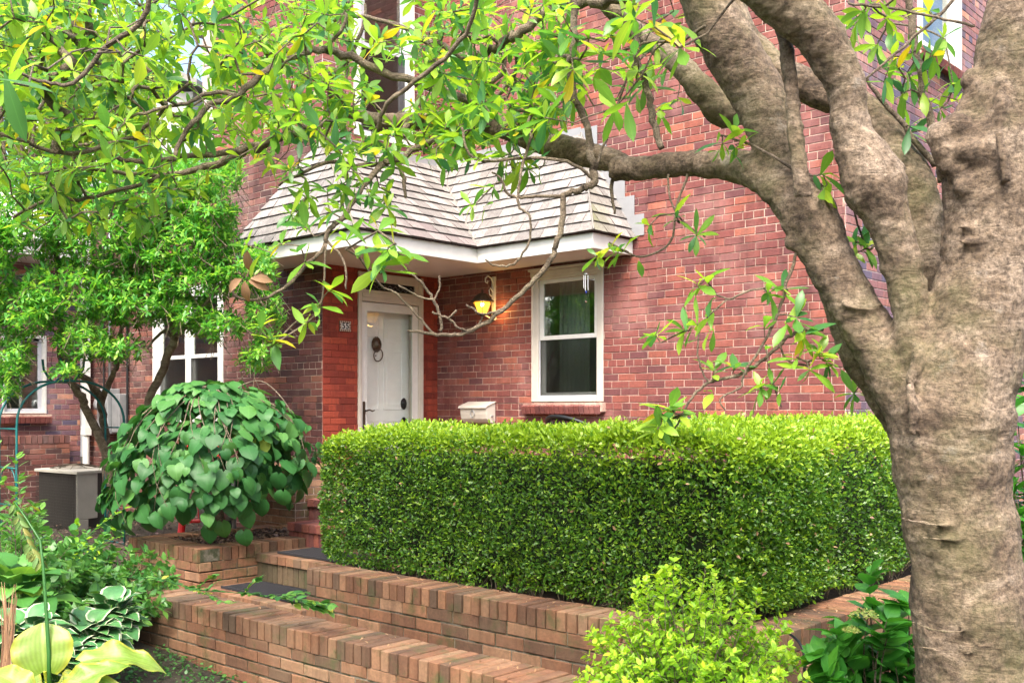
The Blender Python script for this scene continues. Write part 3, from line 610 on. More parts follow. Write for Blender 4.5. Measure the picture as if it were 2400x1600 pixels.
# path and steps
mb = MB()
for i in range(36):
    for j in range(8):
        x0 = -9.2+i*.205+(.1 if j % 2 else 0); y0 = 3.86+j*.118
        if -8.6 < x0+.1 < -7.4 and y0 > 4.35: continue
        mb.box(x0+.004, x0+.198, y0+.004, y0+.11, -.1, .02+R.uniform(-.003, .003))
mb.box(-9.2, -1.8, 3.85, 4.9, -.2, .01, 1); mb.build('path', [M['tan'], M['mortt']])['kind'] = 'structure'
st = empty('brick_steps', (-7.1, 4.5, 0), 'brick steps climbing between the planter and the hedge to the porch', 'steps')
def step(x0, x1, y0, y1, z0, z1, nm='step', mat='tan', mat2='mossy'):
    mb = MB(); O = (x0, y0, 0); h = .07
    slab(mb, O, (1, 0, 0), (0, -1, 0), x1-x0, z0, z1-h, th=y1-y0-.01); 
    u = 0
    while u < x1-x0-.02:       # upright bricks on the riser
        w_ = min(.072, x1-x0-u); mb.box(x0+u+.004, x0+u+w_-.004, y0-.008, y0+.02, z0+.004, z1-h-.006, 2); u += .072
    u = 0
    while u < x1-x0-.02:
        w_ = min(.105, x1-x0-u); mb.box(x0+u+.004, x0+u+w_-.004, y0-.025+R.uniform(-.003, .003), y0+.19, z1-h, z1+R.uniform(-.002, .003))
        v = y0+.2
        while v < y1-.03: mb.box(x0+u+.004, x0+u+w_-.004, v+.004, min(v+.2, y1)-.004, z1-h, z1+R.uniform(-.003, .001)); v += .2
        u += .105
    mb.box(x0, x1, y0, y1-.005, z1-h+.002, z1-.006, 1)
    return mb.build(nm, [M[mat], M['mortt'], M[mat2]], st, bevel=.003)
step(-7.44, -6.01, 4.47, 5.0, .02, .23); step(-7.44, -6.01, 5.0, 5.5, .23, .46)
step(-7.7, -6.01, 5.5, 6.05, .3, .655, mat='red', mat2='red'); step(-8.15, -6.01, 6.05, 6.5, .5, .80, mat='red', mat2='red')
mb = MB(); mb.box(XR+.01, XC, 6.5, YA-.01, .0, .80); mb.box(-6.0, XC, 6.45, 6.5, 0, .78); mb.build('porch_floor', M['tan'])['kind'] = 'structure'
e = empty('brick_pier', (-8.5, 6.2, 0), 'pale brick pier at the house corner beside the porch steps', 'pier'); mb = MB()
for O, U, N, w_ in (((-8.95, 5.9, 0), (1, 0, 0), (0, -1, 0), .786), ((-8.16, 5.904, 0), (0, 1, 0), (1, 0, 0), .6)): slab(mb, O, U, N, w_, 0, 1.05, th=.2); bricks(mb, O, U, N, w_, 0, 1.05, header=0)
mb.build('shaft', [M['tan'], M['mortd']], e); mb = MB(); mb.box(-8.99, -8.12, 5.86, 6.53, 1.05, 1.11); mb.build('coping', M['tan'], e, bevel=.004)
def doormat(x0, x1, y0, y1, z, label):
    mb = MB(); mb.box(x0, x1, y0, y1, z, z+.008)
    n = int((x1-x0)/.03)
    for i in range(n): mb.box(x0+.01+i*(x1-x0-.02)/n, x0+.01+(i+.6)*(x1-x0-.02)/n, y0+.01, y1-.01, z+.0085, z+.014)
    for s_ in (y0, y1-.012): mb.box(x0, x1, s_, s_+.012, z+.0085, z+.017)
    tag(mb.build('doormat', M['mat']), label, 'doormat', 'rubber mats on the steps')
doormat(-7.3, -6.15, 4.56, 4.92, .236, 'black ribbed rubber mat on the lowest brick step'); doormat(-7.25, -6.15, 5.06, 5.42, .466, 'black ribbed rubber mat on the second brick step'); doormat(-7.4, -6.3, 5.6, 5.98, .661, 'black rubber mat on the third step, half behind the hedge')
# ---------------------------------------------------------------- small things at the house
# lamp
L = empty('wall_lamp', (-7.93, YA, 2.7), 'lit lantern with amber glass on a white scroll bracket', 'lamp')
lx, ly, lz = -7.93, YA-.20, 2.80
mb = MB(); mb.box(lx-.022, lx+.022, YA-.028, YA-.0, 2.64, 3.12); mb.tube([(lx, YA-.03, 3.05), (lx, YA-.06, 3.10), (lx, YA-.11, 3.12), (lx, YA-.15, 3.09), (lx, YA-.15, 3.05), (lx, YA-.12, 3.04), (lx, YA-.11, 3.065)], .008, 8)
mb.tube([(lx, YA-.03, 2.95), (lx, YA-.07, 2.99), (lx, YA-.09, 2.96), (lx, YA-.08, 2.92), (lx, YA-.05, 2.90)], .007, 8); mb.tube([(lx, YA-.03, 2.66), (lx, YA-.08, 2.66), (lx, ly, 2.70)], .008, 8)
mb.build('bracket', M['white'], L, bevel=.003)
def frus(mb, c, prof, n=6, mi=0): mb.lathe(c, prof, n, 'z', mi)
mb = MB(); frus(mb, (lx, ly, lz), [(.0, .16), (.012, .158), (.016, .145), (.006, .135), (.02, .125), (.045, .118), (.085, .085), (.118, .045), (.135, .035), (.135, .025), (.10, .022), (0, .02)][::-1], 12)
mb.lathe((lx, ly, lz), [(0, -.135), (.02, -.13), (.028, -.118), (.058, -.112), (.06, -.1), (0, -.098)], 12)
for k in range(6):
    a = k*math.pi/3+.26; mb.tube([(lx+.055*math.cos(a), ly+.055*math.sin(a), lz-.105), (lx+.108*math.cos(a), ly+.108*math.sin(a), lz+.026)], .005, 5)
mb.build('lantern_frame', M['bronze'], L)
g = NT('amber_glass'); g.base((.9, .42, .03)); g.set(Roughness=.3); g.p.inputs['Emission Color'].default_value = (1, .42, .03, 1); g.p.inputs['Emission Strength'].default_value = .85
mb = MB(); mb.lathe((lx, ly, lz), [(0, -.1), (.052, -.099), (.100, .018), (0, .019)], 6); mb.build('lantern_glass', g.m, L)
g = NT('bulb'); g.p.inputs['Emission Color'].default_value = (1, .75, .3, 1); g.p.inputs['Emission Strength'].default_value = 6
mb = MB(); mb.lathe((lx+.055, ly-.058, lz), [(0, -.035), (.016, -.02), (.02, 0), (.0, .018)], 8); mb.build('bulb', g.m, L, smooth=True)
pl = bpy.data.lights.new('lamp_light', 'POINT'); po = bpy.data.objects.new('lamp_light', pl); col().objects.link(po); pl.energy = .9; pl.color = (1, .55, .15); pl.shadow_soft_size = .05; po.parent = L; po.location = (.06, -.115, .0)
po.location = (.13, -.10, .02)
# mailbox
Mx = empty('mailbox', (-8.1, YA, 1.6), 'off-white horizontal metal mailbox with a hinged lid on the brick wall', 'mailbox')
x0, x1 = -8.32, -7.91; zb, zt_ = 1.50, 1.74; mb = MB()
prof = [(YA-.008, zb+.03), (YA-.03, zb+.004), (YA-.07, zb), (YA-.11, zb+.015), (YA-.14, zb+.05), (YA-.15, zb+.10), (YA-.155, zt_-.06), (YA-.008, zt_-.01)]
n = len(prof); vs = [(x0, *p) for p in prof]+[(x1, *p) for p in prof]; mb.add(vs, [tuple(range(n)), tuple(range(2*n-1, n-1, -1))]+[(i, n+i, n+(i+1) % n, (i+1) % n) for i in range(n)])
mb.build('body', M['cream'], Mx, bevel=.006)
mb = MB(); prof = [(YA-.006, zt_+.004), (YA-.006, zt_-.006), (YA-.16, zt_-.058), (YA-.172, zt_-.075), (YA-.176, zt_-.07), (YA-.165, zt_-.048)]
n = len(prof); vs = [(x0-.015, *p) for p in prof]+[(x1+.01, *p) for p in prof]; mb.add(vs, [tuple(range(n)), tuple(range(2*n-1, n-1, -1))]+[(i, n+i, n+(i+1) % n, (i+1) % n) for i in range(n)]); mb.build('lid', M['cream'], Mx, bevel=.003)
mb = MB(); cx = x0+.2; mb.tube([(cx+.03*math.cos(a), YA-.163, 1.605+.036*math.sin(a)) for a in [i*6.283/18 for i in range(18)]], .004, 6, closed=True)
for s_ in (-1, 1): mb.tube([(cx, YA-.163, 1.605+.03*s_), (cx, YA-.163, 1.605+.046*s_)], .005, 6)
mb.build('emblem', M['steel'], Mx); mb = MB(); mb.tube([(x1+.001, YA-.07, zb+.08), (x1+.02, YA-.07, zb+.08)], .012, 8); mb.build('hinge_knob', M['steel'], Mx)
# number plaque
NP = empty('number_plaque', (XR, 7.03, 2.54), 'small tiled house number plaque reading 55 beside the door', 'house number')
y0, y1 = 6.955, 7.105; za, zb = 2.485, 2.60; mb = MB(); xx = XR+.009
mb.box(xx, xx+.008, y0, y1, za, zb, 1, (.5, .5, .5)); mb.box(xx+.0081, xx+.011, y0+.024, y1-.024, za+.024, zb-.024, 0)
for k in range(11):
    for zz in (za+.004, zb-.018): mb.box(xx+.0081, xx+.011, y0+.003+k*.0133, y0+.0145+k*.0133, zz, zz+.013, 2 if k % 2 else 3)
for k in range(5):
    for yy in (y0+.004, y1-.018): mb.box(xx+.0081, xx+.011, yy, yy+.013, za+.022+k*.0145, za+.034+k*.0145, 2 if k % 2 else 3)
mb.build('tiles', [M['white'], M['bronze'], plain('tile_brown', (.2, .08, .05), .3), plain('tile_cream', (.5, .42, .35), .3)], NP)
fc = bpy.data.curves.new('number', 'FONT'); fc.body = '55'; fc.size = .088; fc.extrude = .0015; fc.align_x = 'CENTER'; fc.align_y = 'CENTER'; fc.offset = .0022; fc.space_character = 1.15; fc.materials.append(M['black'])
f0 = bpy.data.objects.new('t', fc); col().objects.link(f0); bpy.context.view_layer.update(); fme = bpy.data.meshes.new_from_object(f0.evaluated_get(bpy.context.evaluated_depsgraph_get())); bpy.data.objects.remove(f0); fo = bpy.data.objects.new('number', fme); col().objects.link(fo); fo.parent = NP; fo.location = (.0215, 0, .0025); fo.rotation_euler = (math.pi/2, 0, math.pi/2)
# wind chime
wx, wy = -6.47, YA-.22; C_ = empty('wind_chime', (wx, wy, 2.8), 'silver wind chime with a blue glass heart hanging by the window', 'wind chime')
blue = plain('blue_glass', (.02, .05, .5), .1); mb = MB(); mb.lathe((wx, wy, 3.075), [(0, -.03), (.02, -.005), (.024, .012), (.012, .024), (0, .018)], 10, sy=.4); mb.build('heart', blue, C_, smooth=True); mb = MB(); mb.lathe((wx, wy, 2.83), [(0, -.02), (.012, -.005), (0, .012)], 8); mb.build('bead', blue, C_, smooth=True)
mb = MB(); mb.tube([(wx, wy, 3.18), (wx, wy, 2.74)], .0012, 4); mb.lathe((wx, wy, 3.0), [(0, 0), (.03, 0), (.03, .006), (0, .006)], 12)
for k in range(5): a = k*1.257; mb.tube([(wx+.023*math.cos(a), wy+.023*math.sin(a), 2.99), (wx+.023*math.cos(a), wy+.023*math.sin(a), 2.86-.02*(k % 3))], .005, 6)
mb.lathe((wx, wy, 2.73), [(0, -.014), (.014, 0), (0, .014)], 8); mb.build('tubes', plain('silver', (.7, .72, .75), .25, .9), C_)
# wicker chairs
def wicker(loc, rz, label):
    c = empty('wicker_chair', loc, label, 'chair', 'dark wicker chairs on the porch', rz); c['local'] = 1
    mb = MB()       # round tub back, woven strands
    def bp(a, h):   # a from -1..1 around the back, h 0..1
        th = a*1.75; r = .30+.05*h; top = .79-.26*abs(a)**2.2
        return V3((math.sin(th)*r, math.cos(th)*r*.85-.02, .40+(top-.40)*h))
    for k in range(44):
        a = -1+2*k/43; mb.tube([bp(a+.03*math.sin(h*9+k), h) for h in (0, .25, .5, .75, 1)], .0045, 4)
    for j in range(15):
        h = .03+j*.065; mb.tube([bp(-1+2*i/40, h)*1 for i in range(41)], .0055, 4)
    mb.build('backrest', M['black'], c)
    mb = MB(); mb.tube([bp(-1+2*i/36, 1) for i in range(37)], .018, 8); mb.tube([bp(-1+2*i/36, 0) for i in range(37)], .014, 8); mb.build('back_frame', M['black'], c, smooth=True)
    mb = MB(); mb.lathe((0, -.01, .37), [(0, 0), (.27, 0), (.31, .02), (.30, .05), (0, .055)], 24, sy=.95); mb.build('seat', M['black'], c, bevel=.004)
    for sx_ in (-1, 1):
        for sy_ in (-1, 1): mb = MB(); mb.tube([(sx_*.22, sy_*.2, .38), (sx_*.25, sy_*.24, 0)], [.018, .014], 8); mb.build('leg', M['black'], c)
    return c
wicker((-5.88, 7.35, .80), 2.9, 'dark woven chair with a rounded back below the window'); wicker((-4.75, 7.3, .80), 3.3, 'dark woven chair half hidden by twigs, right of the window')
# electric meter, gas meter, red frame, air conditioner
e = empty('electric_meter', (-13.2, 6.7, 1.4), 'grey electric meter box on the dark brick wall', 'meter'); mb = MB(); mb.box(-13.5, -13.2, 6.55, 6.73, 1.33, 1.93); mb.box(-13.18, -12.98, 6.6, 6.73, 1.35, 1.86); mb.build('box', M['steel'], e, bevel=.012)
mb = MB(); mb.lathe((-13.35, 6.55, 1.72), [(0, -.09), (.07, -.085), (.085, -.02), (.085, 0)][::-1], 16, 'y'); mb.tube([(-13.35, 6.66, 1.9), (-13.35, 6.66, 4.4)], .022, 8); mb.build('dial', M['steel'], e, smooth=True)
g = empty('gas_meter', tuple(S(495, 1230, 10)), 'grey gas meter with bent pipes behind the weeping tree', 'meter'); p = S(500, 1195, 10.0); mb = MB()
mb.box(p.x-.13, p.x+.13, p.y-.08, p.y+.08, p.z-.15, p.z+.12); mb.lathe((p.x, p.y-.08, p.z-.02), [(.09, 0), (.09, -.02), (0, -.03)], 16, 'y'); mb.box(p.x-.15, p.x+.15, p.y-.1, p.y+.1, p.z+.12, p.z+.17)
mb.build('body', M['steel'], g, bevel=.02)
mb = MB(); mb.tube([(p.x+.08, p.y, p.z+.15), (p.x+.08, p.y, p.z+.34), (p.x+.34, p.y, p.z+.36), (p.x+.36, p.y, p.z-.3)], .022, 10); mb.tube([(p.x-.08, p.y, p.z+.15), (p.x-.08, p.y, p.z+.32), (p.x-.08, p.y+.3, p.z+.34)], .022, 10); mb.lathe((p.x+.34, p.y-.05, p.z), [(0, -.04), (.07, -.03), (.07, .03), (0, .04)], 14, 'y'); mb.build('pipes', M['steel'], g, smooth=True)
g = empty('hand_truck', tuple(S(470, 1240, 10.1)), 'red metal frame standing behind the weeping tree', 'hand truck'); p = S(470, 1250, 10.0); mb = MB(); q = RT*.17
for s_ in (-1, 1): mb.tube([p+q*s_*1.1, p+q*s_*.95+UP*.5+FW*.1, p+q*s_*.85+UP*.85+FW*.17], .035, 10)
for h in (.12, .42, .7): mb.tube([p-q+UP*h+FW*h*.2, p+q+UP*h+FW*h*.2], .02, 8)
mb.obox(p-q*1.1-FW*.02, q*2.2, -FW*.2, UP*.015); mb.obox(p-q*.2+UP*.15+FW*.03, q*.9, UP*.5+FW*.1, FW*.01); mb.build('frame', M['redpaint'], g, smooth=False)
mb = MB(); mb.lathe(p+q*1.5+UP*.1, [(0, -.03), (.1, -.025), (.1, .025), (0, .03)], 16, 'y'); mb.build('wheel', M['mat'], g)
ac = empty('air_conditioner', (-11.9, 5.45, .2), 'outdoor air conditioning unit with dark grille and beige service panel', 'air conditioner'); ac.rotation_euler = (0, 0, 0)
c0 = S(86, 1108, 12.2); c1 = S(181, 1101, 11.6); c2 = S(229, 1095, 11.9); zt_ = .93; zb = .12
P0, P1, P2 = V3((c0.x, c0.y, zb)), V3((c1.x, c1.y, zb)), V3((c2.x, c2.y, zb)); BK = P0+(P2-P1)*1.6
h = V3((0, 0, zt_-zb)); mb = MB(); d = (P2-P1).normalized(); f_ = (P1-P0); inn = d*.62
mb.obox(P0+d*.02+f_*.02, f_*.96, inn-d*.04, h, 0); mb.build('coil', M['acdark'], ac)
mb = MB()
fn = f_.cross(UP).normalized(); fn = -fn if fn.dot(d) > 0 else fn
for k in range(26): a = P0+f_*(k/25.0); mb.tube([a+fn*.006, a+fn*.006+h], .0022, 4)
for k in range(24): z = V3((0, 0, .02+k*(zt_-zb-.04)/23)); mb.tube([P0+fn*.006+z, P1+fn*.006+z], .0022, 4)
mb.build('grille', plain('grille_wire', (.035, .034, .03), .5, .3), ac)
mb = MB(); mb.obox(P1+V3((0, 0, .30)), (P2-P1), inn*.0+f_.normalized()*-.03, V3((0, 0, zt_-zb-.30))); mb.obox(P1-f_.normalized()*.0, (P2-P1)*.55, f_.normalized()*-.03, V3((0, 0, .298)))
mb.obox(P2+V3((0, 0, .30)), d.cross(UP)*-.16, f_.normalized()*-.0+d*-.02, V3((0, 0, zt_-zb-.30)))
mb.obox(P0+V3((0, 0, zt_-zb))-f_*.03-d*.02, f_*1.05, (P2-P1)+d*.36, V3((0, 0, .035))); mb.build('service_panel', M['acbeige'], ac, bevel=.006)
cc = P0+f_*.5+d*.3+V3((0, 0, zt_-zb+.036)); mb = MB()
for k in range(6): r = .05+k*.045; mb.tube([cc+V3((math.cos(a)*r, math.sin(a)*r, .055-.12*(r/.3)**2*.4)) for a in [i*6.283/26 for i in range(26)]], .004, 4, closed=True)
for k in range(10): a = k*.628; mb.tube([cc+V3((0, 0, .06)), cc+V3((math.cos(a)*.28, math.sin(a)*.28, .01))], .004, 4)
mb.build('fan_guard', M['bronze'], ac)
# garden arch
ar = empty('garden_arch', (-10.2, 4.6, 0), 'teal metal garden arch with a pointed ogee top', 'garden arch'); mb = MB(); rr = .012
Ya, Yb, Yc = 4.08, 5.14, 4.61; zs_ = 1.52; zr = 1.93; za = 2.12
for X in (-10.4, -10.0):
    for s_ in (-1, 1):
        q = lambda f: Yc+s_*f*(Yb-Yc)
        pts = [(X, q(1), .15), (X, q(1), 1.1), (X, q(1), zs_-.03)]+[(X, q(.12+.88*math.cos(a)), zs_+(zr-zs_)*math.sin(a)) for a in [i*math.pi/2/9 for i in range(1, 10)]]+[(X, q(-.02), zr+.0), (X, q(-.12), zr+.05), (X, q(-.20), zr+.12), (X, q(-.22), zr+.22)]
        mb.tube(pts, rr, 8)
for s_ in (-1, 1):
    y = Yc+s_*(Yb-Yc)
    for z in (.3, .75, 1.1, 1.47): mb.tube([(-10.4, y, z), (-10.0, y, z)], .008, 6)
    for z in (.5, .95): mb.tube([(-10.4+.2-.17*math.cos(a), y, z+.16*math.sin(a)) for a in [i*math.pi/10 for i in range(11)]], .005, 5)
mb.build('frame', M['teal'], ar, smooth=True)
# ---------------------------------------------------------------- the magnolia
mag = empty('magnolia_tree', tuple(A(2220, 2000, 3.4)), 'big multi-stemmed magnolia with knotty bark and limbs reaching across the house', 'tree')
mag.location.z = 0
def P_(l): return [(A(x, y, Z), r*K*Z/F) for (x, y, r, Z) in l]
BIG = [
 [(2262, 2050, 215, 3.4), (2250, 1800, 160, 3.4), (2243, 1570, 132, 3.4), (2220, 1300, 124, 3.4), (2191, 1120, 124, 3.4), (2182, 950, 140, 3.4), (2222, 800, 122, 3.38), (2268, 620, 102, 3.35), (2276, 470, 104, 3.34), (2285, 330, 104, 3.33), (2312, 200, 84, 3.3), (2318, 90, 66, 3.28), (2330, -30, 58, 3.25), (2345, -250, 50, 3.2), (2370, -600, 38, 3.1)],
 [(2270, 640, 60, 3.38), (2305, 500, 64, 3.38), (2345, 380, 62, 3.38), (2375, 250, 60, 3.38), (2400, 60, 55, 3.35), (2440, -200, 45, 3.3)],
 [(2150, 960, 80, 3.42), (2112, 840, 62, 3.4), (2094, 722, 41, 3.38), (2074, 622, 44, 3.37), (2046, 520, 48, 3.36), (2010, 430, 72, 3.36), (1985, 370, 60, 3.36), (1955, 300, 44, 3.36), (1942, 200, 43, 3.34), (1912, 133, 49, 3.32), (1868, 67, 54, 3.3), (1795, 0, 60, 3.28), (1700, -90, 58, 3.25), (1560, -260, 50, 3.2), (1350, -480, 38, 3.1)],
 [(2200, 760, 60, 3.7), (2125, 560, 48, 3.72), (2090, 430, 58, 3.75), (2030, 320, 45, 3.8), (1965, 245, 40, 3.85), (1870, 205, 38, 3.9), (1790, 165, 35, 3.95), (1740, 118, 32, 4.0), (1700, 60, 30, 4.0), (1660, -60, 28, 4.0), (1560, -260, 24, 4.0)],
 [(2150, 1010, 88, 3.42), (2075, 880, 74, 3.45), (2004, 770, 57, 3.5), (1948, 680, 55, 3.52), (1900, 590, 55, 3.54), (1868, 515, 62, 3.55), (1838, 462, 62, 3.57), (1780, 415, 48, 3.62), (1725, 390, 39, 3.68), (1650, 380, 32, 3.78), (1560, 377, 28, 3.9), (1480, 386, 29, 4.0), (1410, 388, 28, 4.1)],
 [(1440, 380, 22, 4.15), (1350, 355, 29, 4.25), (1285, 338, 29, 4.35), (1215, 318, 24, 4.5), (1140, 290, 21, 4.7), (1050, 278, 23, 4.85), (950, 279, 19, 5.0), (870, 274, 14, 5.1), (810, 262, 12, 5.2), (760, 232, 10, 5.3)],
 [(1835, 470, 50, 3.6), (1800, 415, 48, 3.62), (1778, 333, 48, 3.65), (1749, 233, 62, 3.7), (1690, 133, 62, 3.7), (1652, 67, 62, 3.7), (1622, 0, 56, 3.7), (1580, -90, 50, 3.65), (1480, -280, 42, 3.6), (1300, -500, 32, 3.5)],
 [(2120, 1020, 60, 3.6), (2040, 900, 50, 3.62), (1985, 820, 50, 3.64), (1948, 735, 44, 3.66), (1912, 640, 40, 3.66), (1880, 560, 38, 3.62)],
 [(1800, 215, 26, 4.0), (1730, 235, 28, 4.05), (1668, 258, 36, 4.05), (1620, 215, 33, 4.05), (1565, 155, 25, 4.1), (1500, 100, 20, 4.2), (1430, 45, 18, 4.3), (1350, -30, 16, 4.4)],
 [(1845, 452, 22, 3.42), (1838, 400, 20, 3.40), (1830, 330, 19, 3.4), (1820, 230, 17.5, 3.4), (1810, 140, 16, 3.4), (1800, 80, 13, 3.4), (1770, 10, 9, 3.4), (1740, -80, 7, 3.4)],
]
def subdiv(l, n=5):
    pts = [V3(p) for p, r in l]; rs = [r for p, r in l]; out = []
    for i in range(len(pts)-1):
        p0, p1, p2, p3 = pts[max(i-1, 0)], pts[i], pts[i+1], pts[min(i+2, len(pts)-1)]
        for k in range(n):
            t = k/n; q = .5*((2*p1)+(p2-p0)*t+(2*p0-5*p1+4*p2-p3)*t*t+(3*p1-p0-3*p2+p3)*t*t*t)
            out.append((q, rs[i]*(1-t)+rs[i+1]*t))
    out.append((pts[-1], rs[-1])); return out
mb = MB(); skel = []; srad = []
for li, l in enumerate(BIG):
    s_ = subdiv(P_(l), 6); mb.tube([p for p, r in s_], [r*(1+.02*math.sin(i*1.3+li)) for i, (p, r) in enumerate(s_)], 20)
    for p, r in s_: skel.append(p); srad.append(r)
def blob(x, y, Z, r, sx=1, sz=1):
    c = A(x, y, Z); rr = r*K*Z/F; mb.lathe(c, [(rr*math.sin(a)*sx, -rr*math.cos(a)*sz) for a in [i*math.pi/8 for i in range(9)]][0:9], 12)
for b in ((2200, 285, 3.26, 34), (2250, 350, 3.2, 46), (2290, 270, 3.18, 30), (2186, 335, 3.3, 34), (2178, 390, 3.32, 30), (2215, 250, 3.25, 24), (2022, 435, 3.3, 62), (1975, 410, 3.38, 45), (1850, 520, 3.5, 48), (1690, 262, 4.0, 34), (2270, 1240, 3.27, 40), (1440, 385, 4.08, 32), (2260, 420, 3.24, 50), (2310, 370, 3.2, 40), (1820, 470, 3.55, 40), (2125, 905, 3.3, 32)): blob(b[0], b[1], b[2]+.045, b[3]*.85)
def ring(x, y, Z, r, w, ry=1, a0=0, a1=6.283, n=22):
    c = A(x, y, Z); k = K*Z/F; q = [c+RT*(math.cos(a)*r*k*(1+.06*math.sin(a*3)))+UP*(math.sin(a)*r*ry*k*(1+.06*math.cos(a*4)))+FW*(.3*abs(math.cos(a))*r*k) for a in [a0+(a1-a0)*i/n for i in range(n+1)]]
    mb.tube(q, [w*k*(.55+.6*math.sin(math.pi*i/n)) if a1-a0 < 6 else w*k for i in range(n+1)], 7)
def cluster(x, y, Z, r, n, s0, s1):
    for _ in range(n):
        a, q = R.random()*6.283, math.sqrt(R.random())*r; blob(x+q*math.cos(a), y+q*math.sin(a)*1.1, Z+.05*(q/r)**2, R.uniform(s0, s1))
cluster(2225, 330, 3.26, 66, 26, 16, 38); cluster(2275, 430, 3.25, 74, 22, 18, 40); cluster(2020, 440, 3.33, 60, 22, 14, 34); cluster(1850, 520, 3.52, 48, 16, 12, 26); cluster(2240, 200, 3.27, 30, 10, 12, 24)
for (x, y, Z, r, w, ry) in ((2190, 1185, 3.24, 118, 5, .18), (2200, 1225, 3.235, 110, 4, .14), (2215, 1480, 3.22, 120, 5, .16), (2190, 1420, 3.22, 100, 5, .3), (2100, 640, 3.33, 40, 5, .3), (2060, 560, 3.33, 48, 6, .3), (2275, 540, 3.22, 95, 6, .16), (2285, 505, 3.22, 100, 5, .2), (1985, 690, 3.42, 52, 5, .35), (1925, 600, 3.47, 50, 5, .3), (1960, 250, 3.32, 40, 4, .2), (1955, 285, 3.32, 40, 4, .2)): ring(x, y, Z, r, w, ry, math.pi*1.05, math.pi*1.95, 14)
for (x0, y0, x1, y1, Z) in ((2300, 180, 2292, 300, 3.2), (2292, 300, 2312, 420, 3.17), (2112, 790, 2090, 880, 3.3), (2090, 880, 2096, 1000, 3.27)): mb.tube([A(x0, y0, Z), A((x0+x1)/2+4, (y0+y1)/2, Z-.01), A(x1, y1, Z)], [.012, .02, .014], 7)
tr = mb.build('trunk', M['bark'], mag, smooth=True)
rm = tr.modifiers.new('r', 'REMESH'); rm.mode = 'VOXEL'; rm.voxel_size = .0085; rm.use_smooth_shade = True
sm = tr.modifiers.new('s', 'SMOOTH'); sm.iterations = 5; sm.factor = .5
def dtex(nm, ty, size, st, **k):
    t_ = bpy.data.textures.new(nm, ty); t_.noise_scale = size
    for a, b in k.items(): setattr(t_, a, b)
    d_ = tr.modifiers.new(nm, 'DISPLACE'); d_.texture = t_; d_.strength = st; d_.texture_coords = 'LOCAL'; d_.mid_level = .5
dtex('lump', 'CLOUDS', .14, .022, noise_depth=3); dtex('wrinkle', 'MUSGRAVE', .05, .012) if False else dtex('wrinkle', 'CLOUDS', .03, .015, noise_depth=5)
